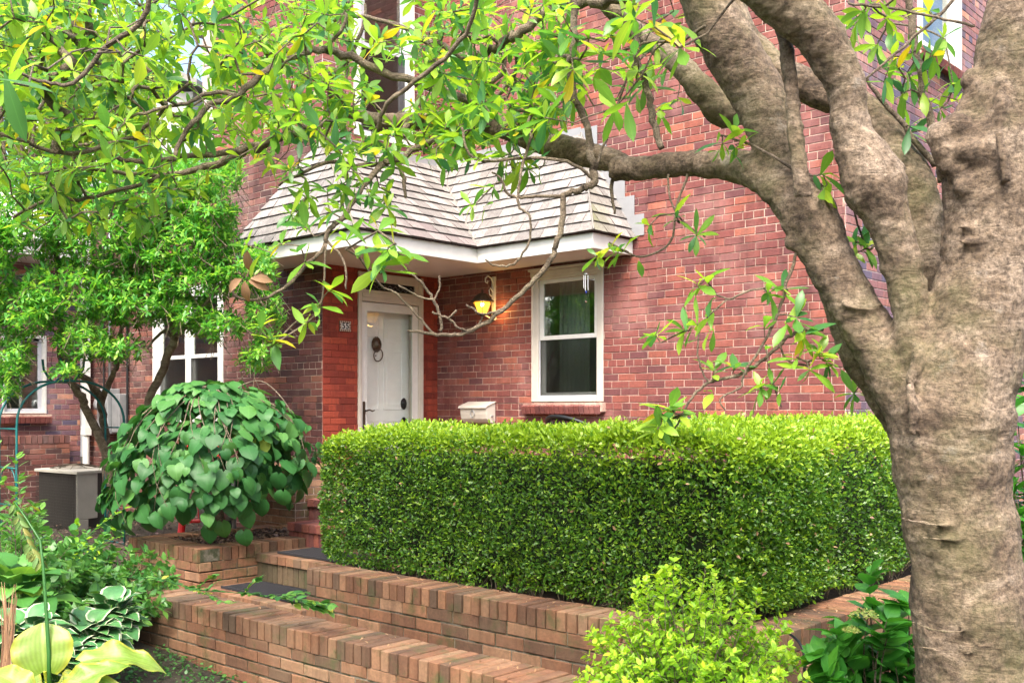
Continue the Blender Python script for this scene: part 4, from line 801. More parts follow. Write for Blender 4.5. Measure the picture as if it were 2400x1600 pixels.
# medium branches, traced
MED = [
 [(1140, 262, 9, 4.75), (1035, 213, 9, 4.7), (930, 180, 9, 4.65), (784, 127, 9, 4.6), (733, 115, 8.5, 4.55), (667, 130, 8, 4.5), (600, 173, 8, 4.45), (547, 217, 7.5, 4.4), (483, 243, 6.5, 4.35), (443, 283, 6, 4.3), (413, 320, 5.5, 4.3), (400, 372, 4, 4.25)],
 [(800, 262, 9, 5.2), (720, 290, 8, 5.1), (633, 318, 7.5, 5.0), (533, 350, 7, 4.9), (433, 357, 6, 4.8), (340, 372, 5.5, 4.75), (277, 363, 5, 4.7), (227, 340, 4, 4.7)],
 [(633, 318, 9, 5.0), (575, 345, 9, 5.05), (520, 365, 9, 5.1), (460, 388, 8, 5.1), (383, 402, 5, 5.05), (273, 397, 4.5, 5.0), (180, 387, 4, 4.95), (90, 400, 3, 4.9)],
 [(330, 315, 4, 4.75), (277, 323, 5, 4.7), (180, 353, 5, 4.6), (103, 343, 4.5, 4.5), (30, 317, 4, 4.4), (-60, 300, 3, 4.3)],
 [(547, 217, 5, 4.4), (470, 215, 4.5, 4.35), (430, 238, 4, 4.3), (350, 253, 3.5, 4.25), (270, 280, 3, 4.2)],
 [(380, 402, 5, 5.0), (300, 430, 4.5, 4.95), (200, 455, 4, 4.9), (110, 460, 4, 4.85), (30, 500, 3, 4.8)],
 [(350, -20, 6, 3.6), (320, 55, 6, 3.65), (250, 103, 5.5, 3.7), (180, 183, 4.5, 3.7), (130, 192, 4, 3.7), (60, 175, 3.5, 3.65), (20, 158, 3, 3.6)],
 [(1440, -10, 15, 4.2), (1350, 8, 14, 4.3), (1270, 15, 12, 4.35), (1200, 70, 11, 4.4), (1150, 100, 10, 4.5), (1080, 130, 8, 4.6), (1000, 100, 6, 4.7), (920, 60, 5, 4.8), (820, 40, 4, 4.9), (700, 60, 3, 5.0)],
 [(1318, -60, 8, 3.9), (1317, 0, 8, 3.9), (1317, 110, 7.5, 3.92), (1304, 157, 7, 3.95), (1320, 227, 7.5, 3.97), (1350, 300, 8, 4.0), (1358, 377, 9, 4.0), (1364, 420, 9, 4.0), (1330, 436, 7, 4.0), (1297, 450, 6.5, 4.0), (1290, 520, 6.5, 4.0), (1274, 572, 6, 4.0), (1257, 609, 6, 4.0), (1211, 662, 5.5, 4.0), (1151, 712, 5.5, 4.0), (1084, 759, 5, 4.0), (1034, 770, 4.5, 4.0), (984, 765, 4, 4.0), (937, 759, 2.5, 4.0)],
 [(1297, 450, 4, 4.0), (1240, 450, 3.5, 4.0), (1190, 452, 3.5, 4.02), (1165, 444, 3, 4.02), (1150, 410, 2.5, 4.0), (1130, 395, 2, 4.0)],
 [(1014, 762, 3.5, 4.0), (1011, 729, 3.2, 4.0), (997, 689, 3.5, 3.98), (980, 665, 3, 3.97), (954, 635, 2.5, 3.95), (921, 622, 2, 3.95)],
 [(997, 689, 2.2, 3.98), (960, 680, 2.2, 3.97), (915, 655, 2, 3.95)], [(997, 689, 2.2, 3.98), (1010, 660, 2, 3.98), (1008, 635, 2.5, 3.98)],
 [(992, 764, 3, 4.0), (960, 725, 2.5, 3.99), (911, 675, 2.2, 3.98), (881, 662, 2, 3.97)],
 [(1075, 762, 3, 4.0), (1050, 750, 2.6, 3.98), (1030, 732, 2.6, 3.97), (994, 717, 2.5, 3.96)], [(1030, 732, 2, 3.97), (1047, 714, 2.5, 3.96)],
 [(1151, 712, 3, 4.0), (1110, 722, 2.5, 3.98), (1090, 712, 2.5, 3.97), (1070, 700, 2.2, 3.96)], [(1090, 757, 2, 4.0), (1105, 735, 2, 3.99), (1108, 718, 1.8, 3.98)],
 [(1222, 300, 4, 4.0), (1214, 330, 3.5, 3.99), (1196, 400, 3, 3.98), (1190, 470, 3, 3.98), (1218, 500, 2.5, 3.97), (1214, 560, 2.5, 3.96), (1180, 605, 2.5, 3.96), (1140, 610, 2.2, 3.95), (1115, 596, 2, 3.95)],
 [(1134, 277, 8, 4.7), (1067, 300, 8, 4.6), (984, 332, 7.5, 4.5), (900, 370, 7, 4.4), (880, 378, 7, 4.4), (835, 428, 6, 4.3), (790, 496, 5.5, 4.25), (752, 536, 5.5, 4.2), (748, 560, 5, 4.2), (728, 588, 4.5, 4.2), (705, 606, 4, 4.2), (663, 655, 4, 4.2), (617, 682, 3.5, 4.2), (560, 687, 3, 4.2), (535, 670, 3, 4.2), (548, 640, 2.5, 4.2)],
 [(884, 377, 5, 4.4), (830, 380, 5, 4.45), (760, 372, 4.5, 4.5), (700, 395, 3.5, 4.5), (640, 425, 2.5, 4.5)],
 [(752, 555, 3, 4.2), (790, 600, 2.5, 4.2), (795, 665, 2, 4.2)], [(748, 560, 2.5, 4.2), (745, 620, 2.4, 4.2), (738, 690, 2, 4.2), (700, 720, 2, 4.2), (650, 768, 2, 4.2)],
 [(937, 280, 9, 5.0), (920, 315, 7, 4.95), (912, 360, 6, 4.9), (925, 410, 5, 4.9), (932, 455, 3, 4.85)],
 [(750, 112, 4, 4.55), (790, 60, 4, 4.5), (800, 10, 4, 4.5), (815, -60, 4, 4.5)], [(820, 262, 5, 5.1), (740, 190, 5, 5.0), (790, 150, 4, 4.95), (830, 80, 4, 4.9), (840, 10, 3, 4.9)],
 [(870, 300, 5, 4.2), (890, 240, 5, 4.1), (1000, 150, 5, 4.0), (1080, 60, 5, 3.9), (1100, -40, 5, 3.8)],
 [(1890, 757, 4.5, 3.6), (1850, 758, 4.5, 3.6), (1818, 769, 4.2, 3.6), (1768, 812, 4, 3.6), (1711, 855, 3.8, 3.6), (1628, 879, 3.5, 3.6), (1588, 915, 3, 3.6), (1568, 952, 2.2, 3.6), (1550, 985, 2, 3.6)],
 [(1830, 580, 3.5, 3.55), (1808, 648, 4, 3.55), (1790, 710, 3.5, 3.55), (1755, 785, 3.2, 3.55), (1711, 855, 3, 3.57), (1700, 890, 2.5, 3.57), (1655, 915, 2, 3.57), (1665, 942, 1.5, 3.57)],
 [(1808, 665, 3, 3.56), (1735, 664, 2.5, 3.56), (1670, 687, 2.3, 3.56), (1630, 662, 2, 3.56)], [(1670, 687, 2, 3.56), (1610, 750, 2, 3.56), (1605, 830, 2, 3.58), (1628, 879, 2, 3.6)],
 [(1760, 790, 2, 3.57), (1770, 860, 2, 3.57), (1795, 935, 1.5, 3.57)], [(1790, 785, 2.2, 3.57), (1808, 826, 2.2, 3.57), (1860, 840, 2, 3.56)],
 [(2160, 420, 9, 3.8), (2150, 340, 9, 3.8), (2125, 220, 9, 3.8), (2103, 110, 8.5, 3.8), (2088, 0, 8, 3.8), (2080, -80, 7, 3.8)], [(2168, 385, 7, 3.7), (2130, 360, 7, 3.7), (2080, 290, 6, 3.7), (2020, 225, 5, 3.7), (1990, 180, 3, 3.7)],
 [(2240, 60, 3.5, 3.5), (2170, 45, 3, 3.55), (2050, 20, 3, 3.6), (1950, 10, 3, 3.6)], [(2210, -20, 4, 3.6), (2130, 60, 3.5, 3.6), (2060, 120, 3, 3.6), (1990, 180, 2.5, 3.6)],
 [(1470, 60, 7, 3.9), (1462, 130, 7, 3.88), (1490, 210, 8, 3.85), (1500, 280, 8, 3.85), (1520, 340, 7, 3.82)],
 [(1620, 60, 4, 3.6), (1560, 95, 3.5, 3.7), (1480, 100, 3, 3.8), (1400, 130, 3, 3.9)], [(1364, 410, 4, 4.0), (1300, 372, 4, 4.0), (1210, 362, 3.5, 4.02), (1090, 366, 3.2, 4.05), (1060, 290, 3, 4.05)], [(1364, 395, 3.5, 4.0), (1400, 300, 3, 4.0), (1440, 180, 2.5, 3.98), (1500, 60, 2, 3.95)],
 [(1580, 400, 3, 3.85), (1555, 470, 2.6, 3.85), (1540, 555, 2.5, 3.85), (1480, 590, 2.2, 3.85), (1440, 580, 2, 3.85), (1400, 555, 2, 3.85)], [(1535, 400, 2.5, 3.9), (1540, 460, 2.2, 3.88), (1570, 510, 2, 3.86), (1620, 545, 1.8, 3.85)],
 [(1410, 395, 5, 4.1), (1405, 440, 4, 4.1), (1412, 490, 2.5, 4.1)],
 [(1960, 480, 2, 3.5), (1990, 570, 2.5, 3.6), (2020, 550, 3, 3.6), (2050, 545, 3, 3.5)],
 [(1840, 400, 4, 3.5), (1760, 350, 3, 3.55), (1720, 330, 3, 3.6), (1650, 310, 2, 3.6)],
]
tw = MB(); medend = []
for l in MED:
    s_ = subdiv(P_(l), 5); s_ = [(p+V3((R.gauss(0, 1), R.gauss(0, 1), R.gauss(0, 1)))*r*.35, r) for p, r in s_]
    tw.tube([p for p, r in s_], [r*1.05 for p, r in s_], 8)
    for p, r in s_: skel.append(p); srad.append(r)
    medend.append((s_[-1][0], (s_[-1][0]-s_[-3][0]).normalized()))
# clusters of leaves: targets, then twigs grown to them
LM = Leaves([leaf_t(OB, .3, .5), leaf_t(OB, .2, .25), leaf_t(OB, .4, .8, wave=.12), leaf_t(EL, .25, .4), leaf_t(OB, .35, -.3, wave=.1)])
tg = []
def reg(n, x0, x1, y0, y1, Z0, Z1, big=1, keep=None):
    k = 0
    while k < n:
        x, y = R.uniform(x0, x1), R.uniform(y0, y1)
        if keep and not keep(x, y): continue
        tg.append((x, y, R.uniform(Z0, Z1), big)); k += 1
reg(470, -80, 700, -30, 400, 4.1, 6.2, .88, lambda x, y: R.random() < (1 if y < 330 else .45))
reg(70, 0, 560, 380, 520, 4.6, 5.6, .8, lambda x, y: x < 520-(y-380)*1.2)
reg(180, 680, 1130, -20, 330, 4.1, 5.7, .88, lambda x, y: R.random() < (.3 if 810 < x < 960 and y < 320 else 1))
reg(74, 1100, 1300, -20, 300, 3.9, 5.2, .88)
reg(26, 1280, 1560, -20, 280, 3.7, 4.6, 1)
reg(26, 900, 1250, 270, 400, 4.0, 4.7, .9); reg(20, 650, 900, 330, 520, 4.1, 4.7, .85)
reg(16, -400, 2300, -700, -60, 3.3, 5.5, 1.1)
for c in ((2150, 130), (2100, 60), (2040, 40), (2010, 110), (2060, 150), (2190, 200), (2200, 230), (2160, 250), (2070, 215), (1980, 30), (1960, 60), (2090, 180), (2030, 190), (2090, 290), (2080, 310), (2050, 130), (2130, 20), (2170, 90), (2000, 10)): tg.append((*c, R.uniform(3.6, 4.1), .85))
for c in ((890, 585, 3.6, 1.15), (875, 620, 3.6, 1.1), (905, 560, 3.6, 1.0), (790, 545, 3.9, 1), (760, 660, 4.1, .9), (735, 700, 4.1, .9), (700, 745, 4.1, .9), (615, 775, 4.0, 1.0), (595, 745, 4.0, .9), (630, 790, 4.0, 1.0), (1400, 565, 3.8, .8), (1420, 575, 3.8, .8), (1365, 590, 3.8, .8), (1600, 540, 3.8, .9), (1550, 490, 3.8, .8), (1490, 520, 3.8, .7), (1620, 640, 3.6, .85), (1600, 655, 3.6, .8), (1590, 745, 3.6, .85), (1570, 760, 3.6, .8), (1500, 765, 3.65, .8),
          (1640, 850, 3.6, .8), (1690, 840, 3.6, .7), (1755, 745, 3.55, .8), (1800, 660, 3.55, .85), (1770, 670, 3.55, .8), (1830, 730, 3.5, .9), (1850, 770, 3.5, .9), (1880, 810, 3.5, .95), (1860, 850, 3.5, .9), (1900, 830, 3.5, .9), (1830, 820, 3.5, .9), (1770, 880, 3.55, .8), (1745, 890, 3.55, .8), (1540, 935, 3.55, 1.05), (1520, 955, 3.55, 1.0), (1510, 985, 3.55, 1.0), (1570, 950, 3.55, .9), (1960, 905, 3.9, 1.0), (1990, 570, 3.6, .8), (1965, 555, 3.6, .75), (1890, 400, 3.5, .9), (1885, 440, 3.5, .9), (1690, 300, 3.6, .8), (1660, 330, 3.6, .8), (1700, 340, 3.6, .7),
          (1560, 110, 3.3, 1.1), (1500, 60, 3.3, 1.1), (1450, 40, 3.3, 1.1), (20, 190, 2.35, 1.05), (330, 130, 3.3, 1.2), (1410, 250, 3.5, 1), (1250, 270, 3.6, 1), (1080, 470, 4.0, .7), (1130, 430, 4.0, .8), (850, 455, 4.1, .8), (870, 530, 3.7, 1.1), (700, 520, 4.2, .85), (700, 600, 4.1, 1.0), (640, 560, 4.1, .9), (560, 560, 4.1, .8)): tg.append(c)
tgt = [(A(x, y, Z), b) for (x, y, Z, b) in tg]
nodes = np.array([tuple(p) for p in skel]); parent = [-1]*len(skel); cnt = [0]*len(skel); N0 = len(skel)
rem = list(range(len(tgt))); TP = np.array([tuple(p) for p, b in tgt])
dist = np.full(len(tgt), 1e9); near = np.zeros(len(tgt), int)
def upd(new0):
    global nodes
    nn = nodes[new0:]
    d = np.linalg.norm(TP[:, None, :]-nn[None], axis=2); k = d.argmin(1); dm = d[np.arange(len(TP)), k]; b = dm < dist
    dist[b] = dm[b]; near[b] = k[b]+new0
upd(0); todo = set(rem); NL = [list(x) for x in nodes]; tipinfo = []
while todo:
    i = min(todo, key=lambda q: dist[q]); todo.discard(i)
    a = V3(NL[near[i]]); b = V3(TP[i]); d = b-a; L_ = d.length; ns = max(2, int(L_/.07)); j = near[i]; s0 = len(NL)
    bend = V3((R.gauss(0, 1), R.gauss(0, 1), R.gauss(0, 1)-.3))*L_*.12
    prev = a
    for k in range(1, ns+1):
        t = k/ns; p = a+d*t+bend*math.sin(t*math.pi)+(V3((R.gauss(0, 1), R.gauss(0, 1), R.gauss(0, 1)))*.012 if k < ns else V3())
        NL.append(list(p)); parent.append(j); cnt.append(0); j = len(NL)-1; dr = p-prev; prev = p
    tipinfo.append((i, j, dr.normalized())); nodes = np.array(NL); upd(s0)
    q = j
    while q >= N0: cnt[q] += 1; q = parent[q]
def trad(c): return .0019*c**.42+.0006
ch = {}
for k in range(N0, len(NL)): ch.setdefault(parent[k], []).append(k)
done = set()
for k in range(N0, len(NL)):
    if k in done: continue
    pth = [parent[k], k]; done.add(k); q = k
    while True:
        c_ = [x for x in ch.get(q, []) if x not in done]
        if not c_: break
        q = max(c_, key=lambda x: cnt[x]); done.add(q); pth.append(q)
    rs = [trad(cnt[x]) if x >= N0 else trad(cnt[k]) for x in pth]
    tw.tube([NL[x] for x in pth], rs, 5, cap=False)
tw.build('branches', M['twig'], mag, smooth=True)
for (i, j, D) in tipinfo:
    p, b = tgt[i]; D = (D+V3((0, 0, .35))).normalized(); far = b
    LM.whorl(p, D, R.randint(4, 8), .100*far, (40, 95), .85, .06, (0, .97), .38)
    if R.random() < .6: LM.whorl(p-D*.07, D, R.randint(1, 4), .095*far, (60, 105), .85, .1, (0, .93), .38)
LM.add(A(10, 165, 2.2), V3((.1, .1, -.6)), V3((.3, -.7, .4)), .15, .12); LM.add(A(-20, 180, 2.15), RT*1+V3((0, 0, -.1)), V3((.2, -.3, .9)), .13, .2)
LM.build('crown', M['lmag'], mag)
dl = Leaves([leaf_t(EL, .6, 1.2, wave=.3)])
for (x, y, dx, dz) in ((555, 640, -.5, -.3), (562, 645, .05, -1), (570, 645, .8, -.2), (575, 640, 1, .1), (568, 575, 0, -.8)): dl.add(A(x, y, 4.15), RT*dx+V3((0, 0, dz)), -FW+V3((0, 0, .3)), .10, R.random())
dl.build('dry_leaves', M['dead'], mag)
# ---------------------------------------------------------------- generic stems
def stems(e, lists, mat='twig', name='trunk', sides=8, noise=.25):
    mb = MB()
    for l in lists:
        s_ = subdiv(l, 5); mb.tube([p+V3((R.gauss(0, 1), R.gauss(0, 1), R.gauss(0, 1)))*r*noise for p, r in s_], [r for p, r in s_], sides)
    return mb.build(name, M[mat], e, smooth=True)
# ---- small glossy-leaved tree at the left
st_ = empty('evergreen_tree', tuple(S(255, 1200, 11)), 'small many-stemmed tree with glossy green leaves in front of the left windows', 'tree'); st_.location.z = .2
def SP(l, Z=None): return [(S(x, y, z), r*z/F) for (x, y, r, z) in l]
blobs = [(70, 510, 120, 80), (240, 540, 150, 95), (410, 560, 140, 80), (470, 495, 75, 75), (180, 670, 150, 75), (50, 720, 80, 55), (310, 690, 120, 60), (430, 640, 130, 60), (560, 620, 75, 60), (610, 720, 42, 75), (500, 745, 60, 40), (270, 800, 70, 28), (150, 850, 45, 14), (330, 430, 130, 80), (100, 420, 100, 60), (190, 780, 70, 45), (20, 820, 50, 60), (590, 820, 45, 30), (420, 720, 60, 40), (-60, 600, 90, 200), (480, 400, 80, 60), (20, 890, 25, 25)]
stem_l = [SP([(262, 1260, 13, 10.9), (250, 1070, 11, 10.8), (205, 965, 10, 10.6), (186, 919, 9.5, 10.5), (149, 863, 8.5, 10.4), (140, 760, 7, 10.2), (130, 600, 6, 10.0), (110, 450, 4, 9.9)]),
          SP([(258, 1240, 12, 10.95), (250, 1060, 10, 10.9), (240, 970, 9, 10.85), (235, 929, 9, 10.8), (206, 892, 8, 10.7), (169, 864, 7, 10.6), (150, 800, 6, 10.5)]),
          SP([(238, 940, 8, 10.85), (259, 886, 7, 10.7), (278, 839, 5, 10.6), (290, 700, 4, 10.4), (300, 560, 3, 10.2)]),
          SP([(300, 1150, 12, 10.6), (315, 1020, 11, 10.5), (337, 970, 10, 10.4), (375, 880, 9.5, 10.2), (408, 795, 10, 10.0)]),
          SP([(408, 795, 6, 10.0), (385, 775, 4, 10), (345, 815, 3, 9.9)]), SP([(410, 790, 6, 10.0), (398, 740, 5, 9.9), (380, 600, 4, 9.8), (400, 480, 3, 9.8)]), SP([(412, 790, 6, 10.0), (440, 765, 5, 9.9), (500, 690, 4, 9.7), (560, 640, 3, 9.6), (620, 720, 2, 9.6)])]
stems(st_, stem_l, 'twig', 'trunk')
LS = Leaves([leaf_t(OB, .2, .35), leaf_t(OB, .3, .6), leaf_t(OB, .15, .1)]); mt = MB()
for (bx, by, rx, ry) in blobs:
    n = int(rx*ry/24)
    for _ in range(n):
        a, q = R.random()*6.283, math.sqrt(R.random()); x, y = bx+rx*q*math.cos(a), by+ry*q*math.sin(a)
        dz = math.sqrt(max(0, 1-q*q)); Z = 10.0-R.choice((1, 1, -.6))*dz*.55*R.uniform(.6, 1.1)+R.uniform(-.1, .1)
        p = A(x, y, Z); D = V3((R.gauss(0, .5), R.gauss(-.2, .5), R.uniform(.3, 1)))
        LS.whorl(p, D, R.randint(6, 9), .075, (50, 88), .9, .1, (0, .93), .3)
        if R.random() < .25: mt.tube([p, p-D.normalized()*R.uniform(.1, .25)+V3((0, 0, -.03))], .003, 4, cap=False)
LS.build('crown', M['lsm'], st_); mt.build('twigs', M['twig'], st_)
# ---- weeping heart-leaved tree in the planter
wb = empty('weeping_redbud', (-8.15, 5.0, .5), 'low weeping tree with large heart-shaped leaves in the brick planter', 'tree')
C0 = S(492, 1130, 9.1); cx, cy = C0.x, C0.y; LR = Leaves([leaf_t(HE, .2, .7, heart=.16, wave=.12, cross=2), leaf_t(HE, .4, 1.1, heart=.16, wave=.16, cross=2), leaf_t(HE, -.15, .5, heart=.16, wave=.08, cross=2)]); RX = .98; zt2 = 1.90
def dome(a, t):    # t 0 top .. 1 bottom
    ph = t*1.0*math.pi/2*1.12; r = RX*min(1, math.sin(min(ph, math.pi/2)))*(1 if t < .8 else 1-(t-.8)*.5); 
    zb_ = .80-.16*math.cos(a-math.radians(222.4))+.09*math.sin(a*4); z = zt2-(zt2-zb_)*(1-math.cos(ph*.9))/(1-math.cos(math.pi/2*1.12*.9)); return V3((cx+r*math.cos(a), cy+r*.85*math.sin(a), z))
mb = MB()
for k in range(34):
    a = R.random()*6.283; e_ = R.uniform(.7, 1); pts = [dome(a+.15*math.sin(t*5+k), t) *1 for t in [i/8*e_ for i in range(9)]]
    mb.tube([V3((cx, cy, 1.5))]+[p+V3((0, 0, -.04)) for p in pts], [.008]+[.006-.0005*i for i in range(9)], 5, cap=False)
mb.tube([(-8.1, 5.1, .45), (cx+.05, cy+.03, .9), (cx, cy, 1.3), (cx, cy, 1.75)], [.045, .04, .035, .02], 10)
arc = [A(525, 915, 8.9), A(555, 885, 8.8), A(600, 875, 8.7), A(640, 905, 8.6), A(672, 950, 8.6)]; mb.tube([p for p, r in subdiv([(p, .005) for p in arc], 4)], .005, 5)
mb.build('trunk', M['twig'], wb, smooth=True)
for k in range(1500):
    a = R.random()*6.283; t = R.random()**.6; p = dome(a, t); 
    nrm = V3(((p.x-cx), (p.y-cy)/.8, .25+.9*(1-t)))
    if nrm.length < .05: nrm = V3((0, 0, 1))
    nrm.normalize(); out = V3((p.x-cx, p.y-cy, 0)); out = out.normalized() if out.length > .01 else V3((1, 0, 0))
    lump = 1+.07*math.sin(a*5+t*6)+.05*math.sin(a*11-t*9); p = V3((cx+(p.x-cx)*lump, cy+(p.y-cy)*lump, p.z)) - nrm*R.uniform(-.02, .13)
    if t > .7 and R.random() < (t-.7)*2.2: continue
    X = V3((R.gauss(0, .45), R.gauss(0, .45), -.85*t-.1))+out*(1.1-t*.7); N = nrm*.7+V3((R.gauss(0, .3), R.gauss(0, .3), R.gauss(.55, .3)))
    LR.add(p, X, N, R.choice((R.uniform(.06, .11), R.uniform(.10, .17))), R.uniform(0, .9) if R.random() < .994 else .98)
for (x, y) in ((565, 1195), (510, 1220), (560, 1240), (420, 1190), (345, 1210), (640, 1110), (650, 1150), (480, 1230), (395, 1140), (600, 1170)): LR.add(A(x, y-20, 8.5), V3((R.gauss(0, .2), 0, -1)), -FW+V3((0, 0, .4)), .15, R.random())
LR.build('crown', M['lred'], wb)
# ---- hedge
hd = empty('clipped_hedge', (-5, 5.8, .4), 'long clipped green hedge standing in the raised brick planter', 'hedge')
def hsurf(c, h, n, faces, ex=13):
    c, h = np.array(c), np.array(h); out = []; ar = []
    for (ax, sg) in faces: o = [i for i in range(3) if i != ax]; ar.append(4*h[o[0]]*h[o[1]])
    ar = np.array(ar)/sum(ar)
    P = []; 
    for (ax, sg), f in zip(faces, ar):
        m_ = int(n*f); p = NR.uniform(-1, 1, (m_, 3)); p[:, ax] = sg; P.append(p)
    P = np.concatenate(P); 
    s_ = (np.abs(P)**ex).sum(1)**(1/ex); Q = P/s_[:, None]
    N_ = np.sign(Q)*np.abs(Q)**(ex-1)/h; N_ /= np.linalg.norm(N_, axis=1, keepdims=True)
    return Q*h+c, N_
def lump(P, a=.035):
    x, y, z = P[:, 0], P[:, 1], P[:, 2]
    return a*(np.sin(x*5.3+1.1*np.sin(z*4))+np.sin(y*6.1+x*2)+np.sin(z*9+x*3.1)*.7+.6*np.sin(x*17+z*13)*np.sin(z*19+y*15))
groups = []; tl = leaf_t(TINY, .35, .3); tl2 = leaf_t(TINY, .1, .1)
allP = []; allN = []
for (c, h, n, fc_) in (((-4.49, 5.27, .985), (1.84, .58, .49), 100000, [(1, -1), (2, 1), (0, -1), (0, 1)]), ((-3.18, 6.25, 1.0), (.47, 1.65, .50), 56000, [(0, 1), (2, 1), (1, 1)])):
    P, N_ = hsurf(c, h, n, fc_); allP.append(P); allN.append(N_)
P = np.concatenate(allP); N_ = np.concatenate(allN)
keep = ~((P[:, 0] > -3.6) & (P[:, 1] > 4.85) & (P[:, 1] < 5.8) & (P[:, 2] < 1.3) & (P[:, 0] < -2.76) ); P, N_ = P[keep], N_[keep]
# sparser near the foot, with holes
lowf = np.clip((.64-P[:, 2])/.12, 0, 1)*.6; hole = (np.sin(P[:, 0]*9.1+P[:, 1]*7)+np.sin(P[:, 0]*4.3+1)) > .2
k_ = NR.random(len(P)) > lowf*np.where(hole, .92, .35); P, N_ = P[k_], N_[k_]
h2 = (np.sin(P[:, 0]*11+P[:, 2]*7)*np.sin(P[:, 2]*13-P[:, 0]*5)*np.sin(P[:, 1]*9+P[:, 2]*3+P[:, 0])) > .62
k_ = ~(h2 & (NR.random(len(P)) < .65) & (P[:, 2] < 1.3)); P, N_ = P[k_], N_[k_]
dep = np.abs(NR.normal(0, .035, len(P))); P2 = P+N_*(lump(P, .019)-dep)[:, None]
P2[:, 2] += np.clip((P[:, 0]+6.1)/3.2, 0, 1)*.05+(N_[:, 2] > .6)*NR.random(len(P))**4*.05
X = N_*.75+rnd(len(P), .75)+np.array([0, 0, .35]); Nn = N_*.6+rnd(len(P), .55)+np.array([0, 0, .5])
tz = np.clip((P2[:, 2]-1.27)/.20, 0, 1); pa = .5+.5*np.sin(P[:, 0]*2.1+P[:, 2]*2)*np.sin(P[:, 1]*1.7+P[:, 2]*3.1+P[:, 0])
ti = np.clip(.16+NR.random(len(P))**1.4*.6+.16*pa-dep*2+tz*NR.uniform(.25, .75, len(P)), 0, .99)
sc2 = (.011+.019*NR.random(len(P))**.8)*1.02*(1+.25*tz); g = NR.random(len(P)) < .5
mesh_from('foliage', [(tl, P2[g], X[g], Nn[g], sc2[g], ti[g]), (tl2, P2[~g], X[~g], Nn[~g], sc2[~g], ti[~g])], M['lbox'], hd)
light_block = plain('light_block_dark', (.010, .018, .005), .95, scale=20)
mb = MB(); mb.box(-6.15, -2.85, 4.84, 5.7, .6, 1.33); mb.box(-3.5, -2.86, 5.7, 7.75, .6, 1.36); mb.build('light_block', light_block, hd, bevel=.12)  # dark boxes added inside the hedge to stop light passing through
mb = MB()
for k in range(170):
    x = R.uniform(-6.0, -2.8); y = R.uniform(4.72, 4.9)
    if k > 120: x = R.uniform(-2.95, -2.78); y = R.uniform(4.8, 7.6)
    z = .5; p = V3((x, y, z)); q = p+V3((R.gauss(0, .07), R.uniform(-.06, .08), R.uniform(.1, .2))); mb.tube([p, p.lerp(q, .5)+V3((R.gauss(0, .015), R.gauss(0, .015), 0)), q], .0035, 4, cap=False)
for k in range(700):
    i = R.randrange(len(P)); p = V3(P2[i])-V3(N_[i])*.02; d = V3(N_[i])*.05+V3((R.gauss(0, .04), R.gauss(0, .04), .04)); mb.tube([p-d, p+d*.4], .0014, 4, cap=False)
mb.build('stems', M['twig'], hd)
SHT = Leaves([leaf_t(TINY, .35, .3)])
for k in range(520):
    i = R.randrange(len(P)); 
    if N_[i][2] < .3 and R.random() < .6: continue
    d = (V3(N_[i])+V3((R.gauss(0, .4), R.gauss(0, .4), R.uniform(.2, .8)))).normalized(); p = V3(P2[i]); L_ = R.uniform(.03, .09)
    for q in range(int(L_/.007)):
        a = q*1.57+R.random(); o_ = d.orthogonal().normalized(); SHT.add(p+d*(q*.008), d*.7+(o_*math.cos(a)+d.cross(o_)*math.sin(a)), d+V3((0, 0, .3)), .02*R.uniform(.7, 1.2), R.uniform(.45, 1))
SHT.build('shoots', M['lbox'], hd)
i_ = NR.choice(len(P), 620); mesh_from('dry_leaves', [(tl, P2[i_]+N_[i_]*.012, X[i_], Nn[i_], NR.uniform(.02, .034, 620), NR.random(620))], M['dead'], hd)
# ---- lime shrub
def bush(name, label, cat, c, rad, h, nst, mat, leaf, ln, per, z0=0, group=None, sp=.9, tint=(0, 1), stem='twig', pair=True, up=.6, thick=.003):
    e = empty(name, (c[0], c[1], z0), label, cat, group); LV = Leaves(leaf); mb = MB()
    for k in range(nst):
        a = R.random()*6.283; q = math.sqrt(R.random())*sp; top = V3((c[0]+rad*q*math.cos(a), c[1]+rad*q*math.sin(a), z0+h*R.uniform(.55, 1)*(1-.45*q*q)))
        b = V3((c[0]+rad*.25*q*math.cos(a), c[1]+rad*.25*q*math.sin(a), z0)); m_ = b.lerp(top, .5)+V3((R.gauss(0, .03), R.gauss(0, .03), h*.12))
        s_ = subdiv([(b, thick), (m_, thick*.7), (top, thick*.3)], 6); mb.tube([p for p, r in s_], [r for p, r in s_], 4, cap=False)
        for i, (p, r) in enumerate(s_[2:]):
            d = (s_[min(i+3, len(s_)-1)][0]-s_[i+1][0]).normalized()
            f = i/max(1, len(s_)-3)
            if R.random() > .35+.65*f: continue
            for w_ in range(per if f < .99 else per+2):
                a2 = R.random()*6.283; O = d.orthogonal().normalized(); rr_ = O*math.cos(a2)+d.cross(O)*math.sin(a2)
                LV.add(p+rr_*.004+d*R.uniform(-.02, .02), d*.6+rr_*.9+V3((0, 0, .05)), V3((R.gauss(0, .3), R.gauss(0, .3), up))+d*.3, ln*R.uniform(.65, 1.2)*(1-.2*f), min(tint[1], max(tint[0], tint[0]+(tint[1]-tint[0])*(.25*R.random()+.65*f*R.uniform(.5, 1.2)))))
    mb.build('stems', M[stem], e); LV.build('foliage', M[mat], e); return e
pS = A(1600, 1568, 4.55)
bush('lime_shrub', 'bright yellow-green small-leaved shrub in front of the hedge wall corner', 'shrub', (pS.x-.02, pS.y), .52, 1.0, 330, 'lspi', [leaf_t(OV, .2, .2), leaf_t(OV, .1, .4)], .042, 4, sp=1.0)
